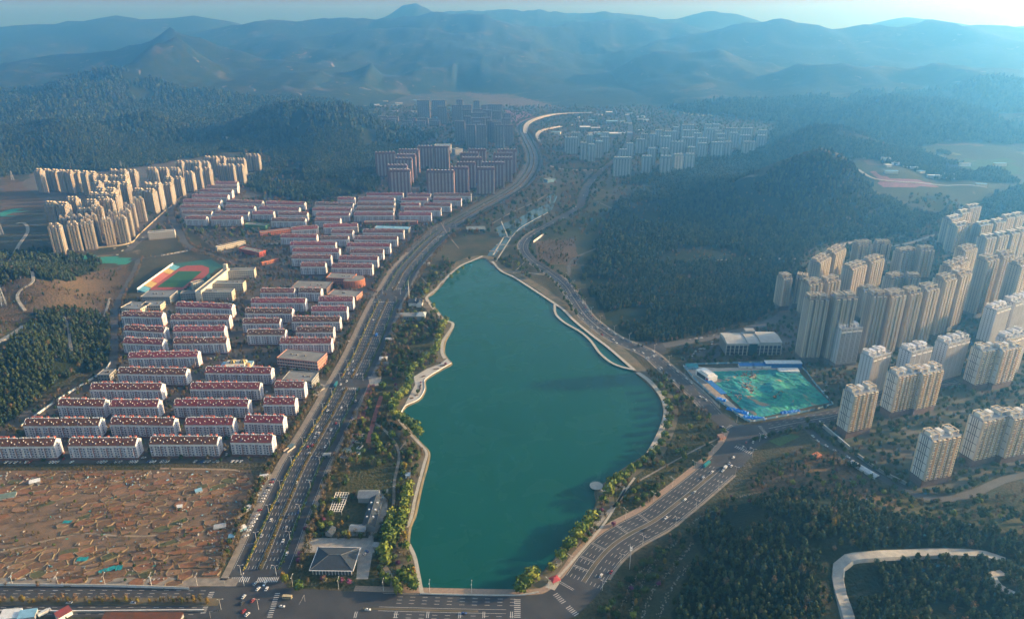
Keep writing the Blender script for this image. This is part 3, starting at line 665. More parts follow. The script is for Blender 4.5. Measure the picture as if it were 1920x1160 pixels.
# ---- six-storey walk-up slabs with red roofs
FL = 2.9; EAVE = 17.6; BD = 12.5
def block_meshes(L, var):
    r = np.random.default_rng(int(L * 10) + var); X = L / 2; Y = BD / 2; w_ = MB()
    w_.box(-X, -Y, 0, X, Y, EAVE)
    for s in (-X, X):                                   # gables
        w_.face([(s, -Y, EAVE), (s, Y, EAVE), (s, 0, EAVE + 4.4)] if s > 0 else [(s, Y, EAVE), (s, -Y, EAVE), (s, 0, EAVE + 4.4)])
    nb = max(3, int(round(L / 7.2))); bw_ = L / nb; win = MB(); dor = MB(); sol = MB()
    for k in range(nb):
        x = -X + k * bw_; w_.mi(0)
        w_.box(x + bw_ * .12, -Y - .9, 2.8, x + bw_ * .46, -Y, EAVE - 3.1)         # balcony bay
        w_.box(x + bw_ * .12, Y, 2.8, x + bw_ * .46, Y + .8, EAVE - 3.1)
        w_.mi(2 if (k + var) % 2 else 1); w_.box(x + bw_ * .52, -Y - .25, 2.8, x + bw_ * .66, -Y, EAVE - 3.3)     # brick or white pier
        w_.mi(1); w_.box(x - .16, -Y - .35, 0, x + .16, -Y, EAVE)
        for f in range(6):
            z = 1.0 + f * FL
            top = f == 5
            for q, (a, b, off) in enumerate(((.18, .40, .9 if 0 < f < 5 else 0), (.70, .82, 0), (.88, .97, 0))):
                for sgn in (-1, 1):
                    y0 = sgn * (Y + (off if sgn < 0 else off * .89)); win.box(x + bw_ * a, min(y0, y0 + sgn * .07), z, x + bw_ * b, max(y0, y0 + sgn * .07), z + (1.45 if not top else 1.2))
    w_.mi(1); w_.box(-X - .05, -Y - .12, EAVE - 3.0, X + .05, -Y, EAVE - 2.75); w_.box(-X - .05, -Y - .18, EAVE - 2.75, X + .05, -Y - .001, EAVE)
    for sgn in (-1, 1):
        for f in range(6): win.box(sgn * X - .06, -.8, 1 + f * FL, sgn * X + .06, .8, 2.3 + f * FL)
    pl = MB(); pl.box(-X - .3, -Y - 1.2, 0, X + .3, -Y, 2.4); pl.box(-X - .3, Y, 0, X + .3, Y + .9, 2.4); pl.box(X, -Y, 0, X + .3, Y, 2.2); pl.box(-X - .3, -Y, 0, -X, Y, 2.2)
    rf = MB(); e = .9; z0 = EAVE - .1; zr = EAVE + 4.5; gaps = sorted(r.choice(np.arange(1, nb), max(1, nb // 5), replace=False)) if nb > 4 else []
    xs = [-X - .4] + [-X + g * bw_ for g in gaps] + [X - .35]
    for a, b in zip(xs[:-1], xs[1:]):
        b2 = b - .8 if b < X - 1 else b
        rf.face([(a, -Y - e, z0), (b2, -Y - e, z0), (b2, 0, zr), (a, 0, zr)]); rf.face([(b2, Y + e, z0), (a, Y + e, z0), (a, 0, zr), (b2, 0, zr)])
        rf.face([(a, -Y - e, z0), (a, 0, zr), (a, 0, zr - .3), (a, -Y - e, z0 - .3)]); rf.face([(b2, 0, zr), (b2, -Y - e, z0), (b2, -Y - e, z0 - .3), (b2, 0, zr - .3)])
        rf.face([(a, -Y - e, z0 - .25), (b2, -Y - e, z0 - .25), (b2, -Y - e, z0), (a, -Y - e, z0)])
    pars = []
    for s in (-X, X): par = MB(); pars.append(par); par.face([(s - .3, -Y - .6, EAVE - .2), (s + .3, -Y - .6, EAVE - .2), (s + .3, 0, zr + .35), (s - .3, 0, zr + .35)]); par.face([(s + .3, Y + .6, EAVE - .2), (s - .3, Y + .6, EAVE - .2), (s - .3, 0, zr + .35), (s + .3, 0, zr + .35)]); par.face([(s + .3, -Y - .6, EAVE - .2), (s + .3, Y + .6, EAVE - .2), (s + .3, 0, zr + .35)])
    k = 0; x = -X + 1.6
    while x < X - 1.6:
        t = (.28, .5, .72, .5)[k % 4]; y = -Y - e + t * (Y + e); z = z0 + t * (zr - z0)
        dor.mi(0); dor.box(x - .42, y - .75, z - .2, x + .42, y + .3, z + .6); dor.mi(1); dor.box(x - .28, y - .81, z - .02, x + .28, y - .75, z + .42)
        x += r.uniform(2.3, 4.6); k += 1
    x = -X + 1
    while x < X - 1.5:
        sol.mi(0); sol.box(x, .6, zr - .6, x + r.uniform(1.4, 3.2), 1.5, zr + .55 + r.uniform(-.2, .3))
        if r.random() < .45: sol.mi(1); sol.box(x + .3, 1.7, zr - 1.2, x + 2.4, 3.6, zr + 1.1)
        x += r.uniform(2.2, 4.4)
    return (w_.mesh('wall', [M_lilac, M_whiteR, M_brick]), rf.mesh('roof', M_redroof), win.mesh('window', M_glass), dor.mesh('dormer', [M_heater, M_glass]), sol.mesh('roof_fitting', [M_heater, mat('red_tank_house', (.42, .10, .06), .8)]), pl.mesh('plinth', M_plinth), *[q_.mesh('gable_coping', M_whiteR) for q_ in pars])
def block(x0, y0, x1, y1, row):
    cx, cy, L, rot = front(x0, y0, x1, y1, EAVE, BD); q = max(4, round(L / 7.2)) * 7.2; var = random.randrange(2)
    ms = cached(('block', q, var), lambda: block_meshes(q, var)); footprint(cx, cy, L, BD + 2, rot)
    t = thing('apartment_block', (cx, cy, 0), rot, cat='apartment block', group='red-roofed six-storey apartment blocks'); t.scale = (L / q, 1, 1)
    for m in ms:
        b = m.name.split('.')[0]; o = mk(b, m, t)
        if b in ('window', 'dormer', 'roof_fitting'): o['kind'] = 'stuff'
    if L > 72: d = 'long'
    elif L < 47: d = 'short'
    else: d = 'mid-length'
    describe(t, d + ' white six-storey block with red gabled roof')
BLK = '''329,574,434,578 227,592,303,594 319,598.5,429,598.5 231,618,307,622 324,620.5,420,619.5 230,642,304,645 324,643,424,642 240,670,370,667.6 220,699.3,348,701 384,697.6,507.6,699.2
168,729,301,729.5 356,728,486,728 514,726,570,726 107,759,194,760.4 206,761,295,761 325,759.7,464,760.4 493.4,756.4,552.3,757 43.7,797,185,796.2 205.7,794.2,324.4,796.2 346.2,795.2,436,795.2 457.8,790.2,530,792.2
-36,836,100.8,834.5 127,834.5,253.8,833.9 279.7,831.2,406.7,831.2 432,827.8,509.2,828.8 487.7,548,551,548 559.3,547,601,548 470,567,572,567 596.4,564,661.4,564 459,586,547,586.8 583.4,582.3,650,582.3 454.4,605.5,524,605.5 546.6,602,636.6,602
462.6,626.7,534,626.7 554.7,621.5,624.5,621.5 524,642.7,620.6,642.7 547,431,596.4,428 606.4,426,670.5,423.7 620.6,436.3,660.8,437.3 526,444.8,593.4,445.4 601,448.4,652.3,448.7 664.4,448.4,744.5,448.7 680,435.7,756.6,435.7 543.6,459.3,628.8,459.3 650,461.4,731,462
548,471.4,635.7,472 656,473.5,718,473.8 546.6,484,619.7,484.7 634.8,486.2,707.6,487 563.2,499.2,609.4,499.2 621.5,501.3,697.6,501.6 403,344.5,444.5,345 386.5,351.8,444.5,352.7 373.8,358.7,434.2,360.2 359.3,368.7,426.6,369.3 342.7,378.3,413,379.8 337.2,389,408.5,389.8 340.5,400,396,401 345.7,410,385.6,411
424.2,379,490.7,382 422.7,389.8,475.6,391.3 402.2,400,465,402 395,411,452,411 498.2,382,570.8,383.8 484.6,392,560.2,394 472.6,401,512.4,401 521,402.5,575.3,403.4 508,414,571.7,414.6 632.7,373.8,663.8,374.4 590.4,383.8,661.4,385.9 585.3,394,657.8,395 592,404,654.4,404 589.8,414,637.2,414.6
687,365.6,755,366.3 672,374.7,739.3,375.3 669.5,384.4,739,385 666.5,394,737.8,394 663.5,403.4,737,403.4 762.6,366.9,807,367.8 752,375.3,801.3,376 751,385,786.8,385 795.2,385,845,386 757.2,394,826.6,394 748,403.4,808.5,403.4 813,366.9,883.4,367 811.8,375.3,864.7,376'''
for a in BLK.split(): block(*map(float, a.split(',')), 0)

# ---- towers
STY = {  # wall, accent wall, window pitch, bay depth, plinth floors, depth, roof tint
    'panel': dict(wall=((.60, .57, .52), .9), acc=(.66, .52, .36), pl=(.18, .12, .10), D=14, bay=2.4, plf=3, crown=1),
    'ribbed': dict(wall=((.58, .56, .57), .9), acc=(.66, .62, .58), pl=(.22, .2, .2), D=16, bay=1.5, plf=2, crown=1),
    'tan': dict(wall=((.36, .31, .25), .9), acc=(.50, .43, .33), pl=(.16, .16, .15), D=15, bay=3.0, plf=3, crown=2),
    'cream': dict(wall=((.34, .34, .33), .9), acc=(.54, .47, .37), pl=(.25, .24, .23), D=15, bay=3.0, plf=1, crown=3),
    'beige': dict(wall=((.33, .30, .265), .9), acc=(.44, .36, .27), pl=(.20, .18, .17), D=14, bay=2.6, plf=1, crown=4),
    'brickt': dict(wall=((.23, .135, .12), .9), acc=(.50, .45, .43), pl=(.12, .08, .075), D=14, bay=1.2, plf=1, crown=5),
    'grey': dict(wall=((.17, .15, .15), .9), acc=(.34, .31, .29), pl=(.16, .15, .15), D=15, bay=2.0, plf=1, crown=5),
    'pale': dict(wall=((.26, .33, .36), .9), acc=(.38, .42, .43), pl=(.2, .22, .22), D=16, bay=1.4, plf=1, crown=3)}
def tower_meshes(st, L, fl, far):
    S = STY[st]; D = S['D']; X = L / 2; Y = D / 2; h = fl * 3.0; hp = S['plf'] * 3.0
    mw = mat(st + '_wall', S['wall'][0], S['wall'][1], tuple(c * .86 for c in S['wall'][0]), .05, obj_var=.08); ma = mat(st + '_bay', S['acc'], .88, tuple(c * .9 for c in S['acc']), .08, obj_var=.05)
    mp = mat(st + '_base', S['pl'], .9); mt = mat('dark_trim', (.075, .06, .055), .8)
    w_ = MB(); win = MB(); tr = MB(); rib = MB()
    w_.box(-X, -Y, 0, X, Y, h)
    nb = max(2, int(round(L / (13.0 if st in ('panel', 'tan', 'cream') else 9.0)))); bw_ = L / nb; b = S['bay']
    def wcol(x0, x1, y, sgn, f0=0, f1=None, zh=1.5):
        for f in range(f0, fl if f1 is None else f1):
            z = .9 + f * 3.0; win.box(x0, min(y, y + sgn * .08), z, x1, max(y, y + sgn * .08), z + zh)
    for k in range(nb):
        x = -X + k * bw_
        for sgn in (-1, 1):
            y1 = sgn * (Y + b); lo, hi = min(sgn * Y, y1), max(sgn * Y, y1)
            if st == 'ribbed':
                w_.mi(1)
                for q in (.06, .30, .54, .78): w_.box(x + bw_ * q, lo + (.7 if sgn < 0 else 0), 4, x + bw_ * (q + .05), hi - (.7 if sgn > 0 else 0), h - .3)
                w_.box(x + bw_ * .06, lo, h - 4.2, x + bw_ * .85, hi - (0 if sgn > 0 else .3), h - 3.0)
                for q in (.115, .355, .595): wcol(x + bw_ * q, x + bw_ * (q + .18), sgn * Y, sgn, 1, None, 2.45)
                wcol(x + bw_ * .88, x + bw_ * .96, sgn * Y, sgn, 1)
            elif st == 'brickt':
                w_.mi(1); w_.box(x + bw_ * .55, lo, 3, x + bw_ * .95, hi, h - 1.0)
                wcol(x + bw_ * .6, x + bw_ * .72, y1, sgn, 1); wcol(x + bw_ * .78, x + bw_ * .9, y1, sgn, 1); wcol(x + bw_ * .2, x + bw_ * .34, sgn * Y, sgn, 1, None, 1.2)
                w_.mi(0); w_.box(x + bw_ * .02, lo, 0, x + bw_ * .12, hi - .4 * (sgn > 0), h + 1)
            elif st == 'pale':
                w_.mi(1); w_.box(x + bw_ * .1, lo, 3, x + bw_ * .5, hi, h - .5)
                for f in range(1, fl): tr.box(x + bw_ * .1, min(y1, y1 + sgn * .1), f * 3.0, x + bw_ * .9, max(y1, y1 + sgn * .1), f * 3.0 + .9)
                wcol(x + bw_ * .6, x + bw_ * .85, sgn * Y, sgn)
            else:
                w_.mi(1); w_.box(x + bw_ * .08, lo, hp, x + bw_ * .36, hi, h - .4); w_.box(x + bw_ * .62, lo + (.5 if sgn < 0 else 0), hp, x + bw_ * .90, hi - (.5 if sgn > 0 else 0), h - .4)
                y2 = sgn * (Y + b - .5)
                wcol(x + bw_ * .10, x + bw_ * .19, y1, sgn, S['plf']); wcol(x + bw_ * .25, x + bw_ * .34, y1, sgn, S['plf'])
                wcol(x + bw_ * .385, x + bw_ * .60, sgn * Y, sgn, 0, None, 2.1); wcol(x + bw_ * .71, x + bw_ * .82, y2, sgn, S['plf'])  # recess glass is extra wide so its dark colour paints in recess shade
                if st == 'panel':
                    for f in range(S['plf'], fl, 3): tr.box(x + bw_ * .08, min(y1, y1 + sgn * .12), f * 3.0 - .25, x + bw_ * .36, max(y1, y1 + sgn * .12), f * 3.0 + .25)
                if st in ('tan', 'cream', 'beige') and not far:
                    for f in range(S['plf'], fl): rib.box(x + bw_ * .38, sgn * Y + (0 if sgn > 0 else -1.1), f * 3.0, x + bw_ * .60, sgn * Y + (1.1 if sgn > 0 else 0), f * 3.0 + .9)
    for sgn in (-1, 1):                                 # end walls
        if st == 'panel':
            for f in range(S['plf'], fl + 1, 3): tr.box(sgn * X - .13, -Y, f * 3.0 - .3, sgn * X + .13, Y, f * 3.0 + .3)
            for q in (-.18, -.02, .14, .32): tr.box(sgn * X - .11, D * q - .35, hp, sgn * X + .11, D * q + .35, h - .5)
        else:
            for q in ((-.28, -.02, .24) if st in ('tan', 'ribbed', 'beige') else (-.1, .2)):
                for f in range(1, fl): win.box(sgn * X - .08, D * q - .6, .9 + f * 3, sgn * X + .08, D * q + .6, 2.3 + f * 3)
    pl = MB(); pl.box(-X - .12, -Y - .12, 0, X + .12, Y + .12, hp)
    rf = MB(); rf.box(-X - .2, -Y - .2, h, X + .2, Y + .2, h + .25)
    for a in ((-X - .3, -Y - .3, X + .3, -Y + .1), (-X - .3, Y - .1, X + .3, Y + .3), (-X - .3, -Y + .1, -X + .1, Y - .1), (X - .1, -Y + .1, X + .3, Y - .1)): rf.box(a[0], a[1], h + .05, a[2], a[3], h + 1.3)
    li = MB(); cr = MB(); r = np.random.default_rng(int(L) + fl)
    for k in range(nb):
        cx = -X + (k + .5) * bw_; c = S['crown']
        li.box(cx - 3.2, -1, h + .25, cx + 2.2, Y - 1.2, h + 4.6); li.box(cx + 2.2, 0, h + .25, cx + 4.2, 3, h + 2.8); li.box(cx - 4.6, -Y * .6, h + .25, cx - 2.8, -Y * .25, h + 2.0)
        if c == 1 and k % 2: continue
        if c in (1, 2):                                 # open roof frame
            zf = h + 5.2; a0, a1, b0, b1 = cx - bw_ * .38, cx + bw_ * .30, -Y * .75, Y * .95
            for u in (a0, a1): cr.box(u - .35, b0, zf, u + .35, b1, zf + .6)
            for v in (b0, b1, (b0 + b1) / 2): cr.box(a0 - .35, v - .35, zf + .01, a1 + .35, v + .35, zf + .61)
            for u in (a0, a1):
                for v in (b0, b1): cr.box(u - .3, v - .3, h + .2, u + .3, v + .3, zf)
        elif c == 3: cr.box(cx - bw_ * .36, -Y * .5, h + 4.9, cx + bw_ * .3, Y * .7, h + 5.5); cr.box(cx - 2.5, -Y * .2, h + 4.6, cx + 2, Y * .5, h + 4.9)
        elif c == 4: cr.box(cx - bw_ * .3, -Y * .2, h + 4.6, cx + bw_ * .05, Y * .6, h + 7.5); cr.box(cx + bw_ * .2, -Y, h + .2, cx + bw_ * .42, Y * .2, h + 3)
        else: cr.box(cx - bw_ * .25, -Y * .3, h + 4.6, cx + bw_ * .1, Y * .4, h + 5.8)
    out = [w_.mesh('wall', [mw, ma]), win.mesh('window', M_glass), pl.mesh('plinth', mp), rf.mesh('roof', mat(st + '_roof', tuple(min(.36, c * .7) for c in S['wall'][0]), .9)), li.mesh('lift_house', mw), cr.mesh('crown_frame', ma)]
    if tr.v: out.append(tr.mesh('trim', mt if st == 'panel' else ma))
    if rib.v: out.append(rib.mesh('balcony', mw))
    return out
NAME = {'panel': 'white panelled tower with dark grid lines', 'ribbed': 'pale grey tower with dark ribbed window strips', 'tan': 'tan tower slab with projecting bays', 'cream': 'cream bayed tower with flat roof canopies', 'beige': 'beige tower with stepped roof house',
        'brickt': 'dark red brick tower with white window columns', 'grey': 'grey high-rise in the hazy distance', 'pale': 'pale blue-grey tower with white roof canopy'}
def tower(st, x0, y0, x1, y1, fl, far=False, D=None):
    S = STY[st]; cx, cy, L, rot = front(x0, y0, x1, y1, fl * 3.0, S['D']); q = max(2, round(L / 9.0)) * 9.0 if L > 14 else 14.0
    ms = cached((st, q, fl, far), lambda: tower_meshes(st, q, fl, far)); footprint(cx, cy, L, S['D'] + 4, rot)
    t = thing('apartment_tower', (cx, cy, 0), rot, cat='apartment tower', group=NAME[st].split(' with')[0].replace('tower', 'towers') ); t.scale = (L / q, 1, 1)
    for m in ms:
        b = m.name.split('.')[0]; o = mk(b, m, t)
        if b in ('window', 'trim', 'balcony', 'lift_house', 'crown_frame'): o['kind'] = 'stuff'
    describe(t, NAME[st])
def towers(st, fl, s, far=False):
    r_ = np.random.default_rng(len(s))
    for a in s.split():
        v = list(map(float, a.split(','))); f = int(v[4]) if len(v) > 4 else fl; L = math.dist(G(v[0], v[1], f * 3), G(v[2], v[3], f * 3))
        n = max(1, int(round(L / {'beige': 27, 'tan': 40, 'cream': 36, 'pale': 40, 'grey': 45, 'brickt': 60}.get(st, 99)))); keep = {'beige': .80, 'tan': .80, 'cream': .82, 'pale': .85}.get(st, .96)
        for k in range(n):
            f0 = (k + (1 - keep) / 2) / n; f1 = (k + 1 - (1 - keep) / 2) / n; q = lambda t: (v[0] + (v[2] - v[0]) * t, v[1] + (v[3] - v[1]) * t)
            tower(st, *q(f0), *q(f1), f + (int(r_.integers(-1, 2)) if st in ('beige', 'tan', 'grey', 'pale') else 0), far)
towers('panel', 18, '1747,826.5,1803,816 1600,741.5,1648,732 1683,707,1727,698.5 1729,702,1770,693 1842,791,1895,779 1899,786,1950,776 1841,659,1877,653.5 1879,658,1916,650')
towers('ribbed', 18, '1577,619,1619,614.5 1636,672,1672,661 1708,662,1750,651.5 1777,647,1820,635 1868,583,1897,573 1893,638,1930,625 1903,569,1940,557')
towers('tan', 30, '1513,563,1560,562 1562,561,1614,559 1634,556,1665,555 1667,557,1702,552 1704,552,1732,548 1735,546,1764,540 1769,528,1796,521 1798,519,1824,510 1848,491,1876,484.5 1878,482,1905,477 1910,500,1940,490')
towers('tan', 18, '1687,475,1722,470 1724,470,1756,469 1606,460,1640,458 1641,458,1675,459 1534,495,1560,480 1562,478,1588,464 1594,507,1628,495 1630,493,1661,484 1467,523,1488,521 1490,520,1516,524 1514,535,1546,530 1548,530,1579,524 1670,524,1700,519 1702,521,1729,522 1616,546,1650,544 1782,503,1818,488 1806,472,1835,464')
towers('cream', 18, '1791,426,1823,420 1781,413,1806,407 1802,401,1822,397 1816,391,1842,387 1836,424,1864,419 1865,419,1887,415 1886,410,1922,403 1847,448,1894,440 1896,440,1930,432')
towers('beige', 18, '86,428,116,426 108,413,134,410 122,424,148,422 132,411,157,409 147,421,176,418 156,409,184,406 188,417,212,414 212,413,238,411 200,402,222,400 221,400,246,398 230,388,254,386 246,377,271,375 178,377,206,376 192,381,214,380 166,393,194,391 140,398,172,397 80,384,125,387 120,376,146,376 156,381,181,381 163,367,220,369 174,357,215,359 170,345,241,348 181,334,238,335 201,323,255,324 62,322,92,323 93,323,119,325 120,325,148,326 149,326,177,328 246,359.5,289,361 267,350,300,351')
towers('beige', 16, '265,348,322,349 305,337,342,337 343,327,363,327 272,320,337,320 327,307,392,308 360,319,395,320 380,298,422,299 405,313,457,314 422,302,460,302 457,294,487,294', True)
towers('brickt', 22, '724,313,764,313 728,322,770,322 739,300,773,300 742,293,780,293 746,283.5,786,283.5 702,289,742,288 782,277,812,277 813,277,842,277 798,323,852,323.5 843,317,879,317 893,318,928,318 855,308,892,308 902,308,947,308 865,299,905,299 862,290,898,290 878,283,912,283 927,299,962,299 924,290,962,290 932,284,969,284')
towers('grey', 24, '781,190,806,190 809,190,836,190 847,199,866,199 867,199,885,199 855,189,868,189 887,191,900,191 902,199,913,199 913,198,942,198 882,214,912,214 852,230,872,230 873,237,892,237 893,237,912,237 883,224,910,224 913,229,940,229 928,237,945,237 946,237,963,237 940,225,957,225 866,208,884,208 886,207,904,207 905,209,922,209 924,211,940,211 868,221,884,221 886,231,902,231 904,223,920,223 922,232,940,232 944,215,958,215 820,202,838,202', True)
towers('grey', 6, '695,219,704,219 707,220,726,220 727,221,747,221 722,225.5,742,225.5 708,224.5,718,224.5 763,223.5,780,223.5 782,224,803,224 804,225,827,225 755,229,773,229 779,229.5,798,229.5 804,229,825,229', True)
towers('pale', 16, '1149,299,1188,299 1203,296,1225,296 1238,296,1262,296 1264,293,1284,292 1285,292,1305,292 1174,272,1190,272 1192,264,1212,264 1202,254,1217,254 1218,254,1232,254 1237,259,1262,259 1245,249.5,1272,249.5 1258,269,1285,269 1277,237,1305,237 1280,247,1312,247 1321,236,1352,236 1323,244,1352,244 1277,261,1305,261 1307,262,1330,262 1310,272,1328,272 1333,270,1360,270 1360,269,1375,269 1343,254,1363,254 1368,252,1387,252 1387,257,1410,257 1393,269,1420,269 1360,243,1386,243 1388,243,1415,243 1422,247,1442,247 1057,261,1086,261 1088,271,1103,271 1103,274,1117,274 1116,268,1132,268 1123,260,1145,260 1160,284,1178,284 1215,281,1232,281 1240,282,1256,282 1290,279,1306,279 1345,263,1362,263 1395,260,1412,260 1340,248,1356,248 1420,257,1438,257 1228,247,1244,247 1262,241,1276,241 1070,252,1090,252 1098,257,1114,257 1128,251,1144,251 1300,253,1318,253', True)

# ---- other buildings
def flat_building(name, edge, h, D, wall, roof=M_flat, label=None, cat='building', cols=None, floors=None, band=None, win=M_glass, wfrac=.6, parapet=.9, group=None, ribs=None):
    cx, cy, L, rot = front(*edge, h, D); t = thing(name, (cx, cy, 0), rot, label=label, cat=cat, group=group); X, Y = L / 2, D / 2; footprint(cx, cy, L, D, rot)
    a = MB(); a.box(-X, -Y, 0, X, Y, h); 
    for e in ((-X - .15, -Y - .15, X + .15, -Y + .2), (-X - .15, Y - .2, X + .15, Y + .15), (-X - .15, -Y + .2, -X + .2, Y - .2), (X - .2, -Y + .2, X + .15, Y - .2)): a.box(e[0], e[1], h - .3, e[2], e[3], h + parapet)
    a.obj('wall', wall, t); b = MB(); b.box(-X + .2, -Y + .2, h, X - .2, Y - .2, h + .12)
    for k in range(3): x = random.uniform(-X * .7, X * .7); b.box(x - 1, -1, h + .12, x + 1, 1, h + 1.6)
    b.obj('roof', roof, t); n = cols or max(3, int(L / 3.6)); fl = floors or max(1, int(h / 3.4)); fh = h / fl; wn = MB()
    for f in range(fl):
        z = f * fh + fh * .28
        for k in range(n):
            x = -X + (k + .5) * L / n; ww = L / n * wfrac / 2
            for s in (-1, 1): wn.box(x - ww, min(s * Y, s * (Y + .08)), z, x + ww, max(s * Y, s * (Y + .08)), z + fh * .48)
        for k in range(max(2, int(D / 4))):
            y = -Y + (k + .5) * D / max(2, int(D / 4))
            for s in (-1, 1): wn.box(s * X - .08, y - .9, z, s * X + .08, y + .9, z + fh * .48)
    wn.obj('window', win, t, kind='stuff')
    if ribs:
        rb = MB()
        for k in range(n + 1): x = -X + k * L / n; rb.box(x - .35, -Y - .7, 0, x + .35, -Y, h)
        rb.obj('pilaster', ribs, t, kind='stuff')
    if band:
        bd = MB()
        for f in range(fl): bd.box(-X - .1, -Y - .2, f * fh - .05 + .1, X + .1, -Y, f * fh + fh * .2)
        bd.obj('facade_band', band, t)
    return t
M_cream = mat('cream_render', (.56, .50, .40), .88, (.48, .43, .35), .1); M_pink = mat('pink_render', (.48, .24, .18), .88, (.40, .2, .16), .1); M_orange = mat('orange_tile', (.50, .17, .075), .85, (.40, .14, .07), .15)
M_redw = mat('red_render', (.50, .095, .05), .85); M_grn = mat('green_render', (.16, .34, .16), .85); M_blue = mat('blue_sheet', (.02, .16, .42), .5, (.015, .12, .34), .3); M_greyw = mat('grey_render', (.30, .30, .29), .9, (.24, .24, .235), .15)
M_slate = mat('slate_roof', (.042, .055, .07), .7, (.032, .04, .05), .8); M_lblue = mat('light_blue_sheet', (.22, .42, .55), .5)
for e, n in (((372.5, 548, 434, 548), 'nearest the apartment blocks'), ((397, 532, 455, 532), 'in the middle'), ((418, 509, 476, 507), 'farthest from the apartment blocks')):
    flat_building('school_wing', e, 15, 15, M_cream, label='four-storey cream school wing, the one ' + n, cat='school building', group='cream school wings')
cx_, cy_ = 0, 0
a, b = arr(G(371, 547, 17)), arr(G(425, 504, 17)); d = b - a; L_ = np.linalg.norm(d); t = thing('school_corridor', (*((a + b) / 2), 0), math.atan2(d[1], d[0]), label='long diagonal cream corridor building joining the school wings', cat='school building')
m_ = MB(); m_.box(-L_ / 2, -5, 0, L_ / 2, 5, 17); m_.box(-L_ / 2, -5.2, 17, L_ / 2, -4, 18.4); m_.box(-L_ / 2, 4, 17, L_ / 2, 5.2, 18.4); m_.obj('wall', mat('cream_trim', (.68, .60, .48), .85), t); m_ = MB(); m_.box(-L_ / 2, -4, 17, L_ / 2, 4, 17.4); m_.obj('roof', M_flat, t); m_ = MB(); m_.box(L_ / 2 - 6, -3, 17.4, L_ / 2, 3, 27); m_.obj('stair_tower', M_cream, t); footprint(*((a + b) / 2), L_, 10, math.atan2(d[1], d[0]))
flat_building('school_annex', (338, 551, 371, 549), 12, 14, M_greyw, label='low grey school annex beside the diagonal corridor', cat='school building')
flat_building('school_annex', (362, 532, 382, 527), 14, 10, M_cream, label='small cream block behind the diagonal corridor', cat='school building')
flat_building('gymnasium', (263, 557, 318, 557), 12, 30, M_greyw, mat('gym_roof', (.19, .20, .21), .8), label='grey gymnasium with broad flat roof below the running track', cat='gymnasium')
flat_building('school_hall', (226, 577, 263, 580), 9, 26, M_cream, mat('gym_roof', (.19, .20, .21), .8), label='low cream hall with grey roof beside the west lane', cat='school building')
flat_building('school_hall', (264, 573, 300, 573), 9, 18, M_cream, mat('gym_roof', (.19, .20, .21), .8), label='low cream hall between the gymnasium and the red-roofed blocks', cat='school building')
flat_building('primary_school', (277, 437, 327, 433), 15, 12, M_whiteR, M_flat, label='white school with rows of yellow and green window bands', cat='school building', floors=4, band=mat('ochre_band', (.46, .30, .10), .8))
flat_building('commercial_building', (519, 671, 595, 679), 13, 28, M_pink, label='pink commercial building with stepped white window bays', cat='commercial building', floors=3, band=M_whiteR)
flat_building('shop_building', (529, 712, 584, 715), 12, 24, M_greyw, label='grey flat-roofed shop behind the shortest red-roofed block', cat='shop')
flat_building('market_hall', (545, 540, 612, 542), 9, 36, mat('brown_render', (.20, .13, .11), .9), label='low brown market hall with wide grey roof', cat='market hall')
flat_building('orange_hall', (611, 521, 660, 523), 13, 26, M_orange, label='orange-fronted hall joined to a curved wing', cat='commercial building')
flat_building('shop_building', (614, 553, 668, 557), 10, 26, M_pink, label='pink shop with a blue advertising wall on its end', cat='shop')
flat_building('terrace_shops', (488, 437, 545, 430), 8, 12, M_orange, label='long low orange terrace of shops angled past the tilted block', cat='shop')
flat_building('terrace_shops', (683, 417, 782, 416), 8, 14, M_orange, label='long orange terrace of shops beside the boulevard', cat='shop')
flat_building('depot', (702, 428, 766, 430), 9, 20, M_greyw, M_lblue, label='grey depot with a blue-grey sheet roof', cat='depot')
flat_building('classroom_block', (448, 466, 486, 474), 9, 16, M_redw, label='red classroom block with dark flat roof', cat='school building')
flat_building('classroom_block', (407, 464, 460, 452), 8, 8, M_cream, label='long pale curved-front classroom strip beside the red block', cat='school building')
flat_building('nursery_wall', (491, 493, 522, 485), 5, 4, M_orange, label='low orange wall building south of the red classroom block', cat='shed')
flat_building('kindergarten', (458, 421, 498, 424), 9, 18, M_grn, label='green kindergarten with blue rooftop boxes', cat='kindergarten')
flat_building('kiosk', (434, 429, 441, 428), 6, 8, M_orange, label='small orange kiosk on the school forecourt', cat='kiosk')
flat_building('gatehouse', (182, 703, 205, 703), 8, 16, M_greyw, M_flat, label='small grey service building at the west end of the estate', cat='service building')
flat_building('hotel', (815, 273, 845, 273), 26, 30, M_whiteR, mat('pale_roof', (.55, .52, .46), .8), label='white hotel with a pale square roof behind the brick towers', cat='hotel')
flat_building('hotel', (846, 279, 853, 281), 20, 30, M_greyw, M_flat, label='stepped grey annex on the east side of the hotel', cat='hotel')
for e, lb in (((1137, 211, 1150, 211), 'distant pale billboard-like office by the flyover end'), ((1138, 228, 1160, 228), 'distant low depot with a blue roof'), ((1131, 251, 1162, 251), 'distant long low terrace with white upper windows'), ((1088, 239, 1108, 239), 'distant grey shed below the flyover')):
    flat_building('distant_building', e, 12, 40, M_greyw, M_lblue if 'blue' in lb else M_whiteR, label=lb, cat='building')
flat_building('site_office', (1027, 338, 1042, 336), 7, 20, M_lblue, label='pale blue site office by the small crossing bridge', cat='office')
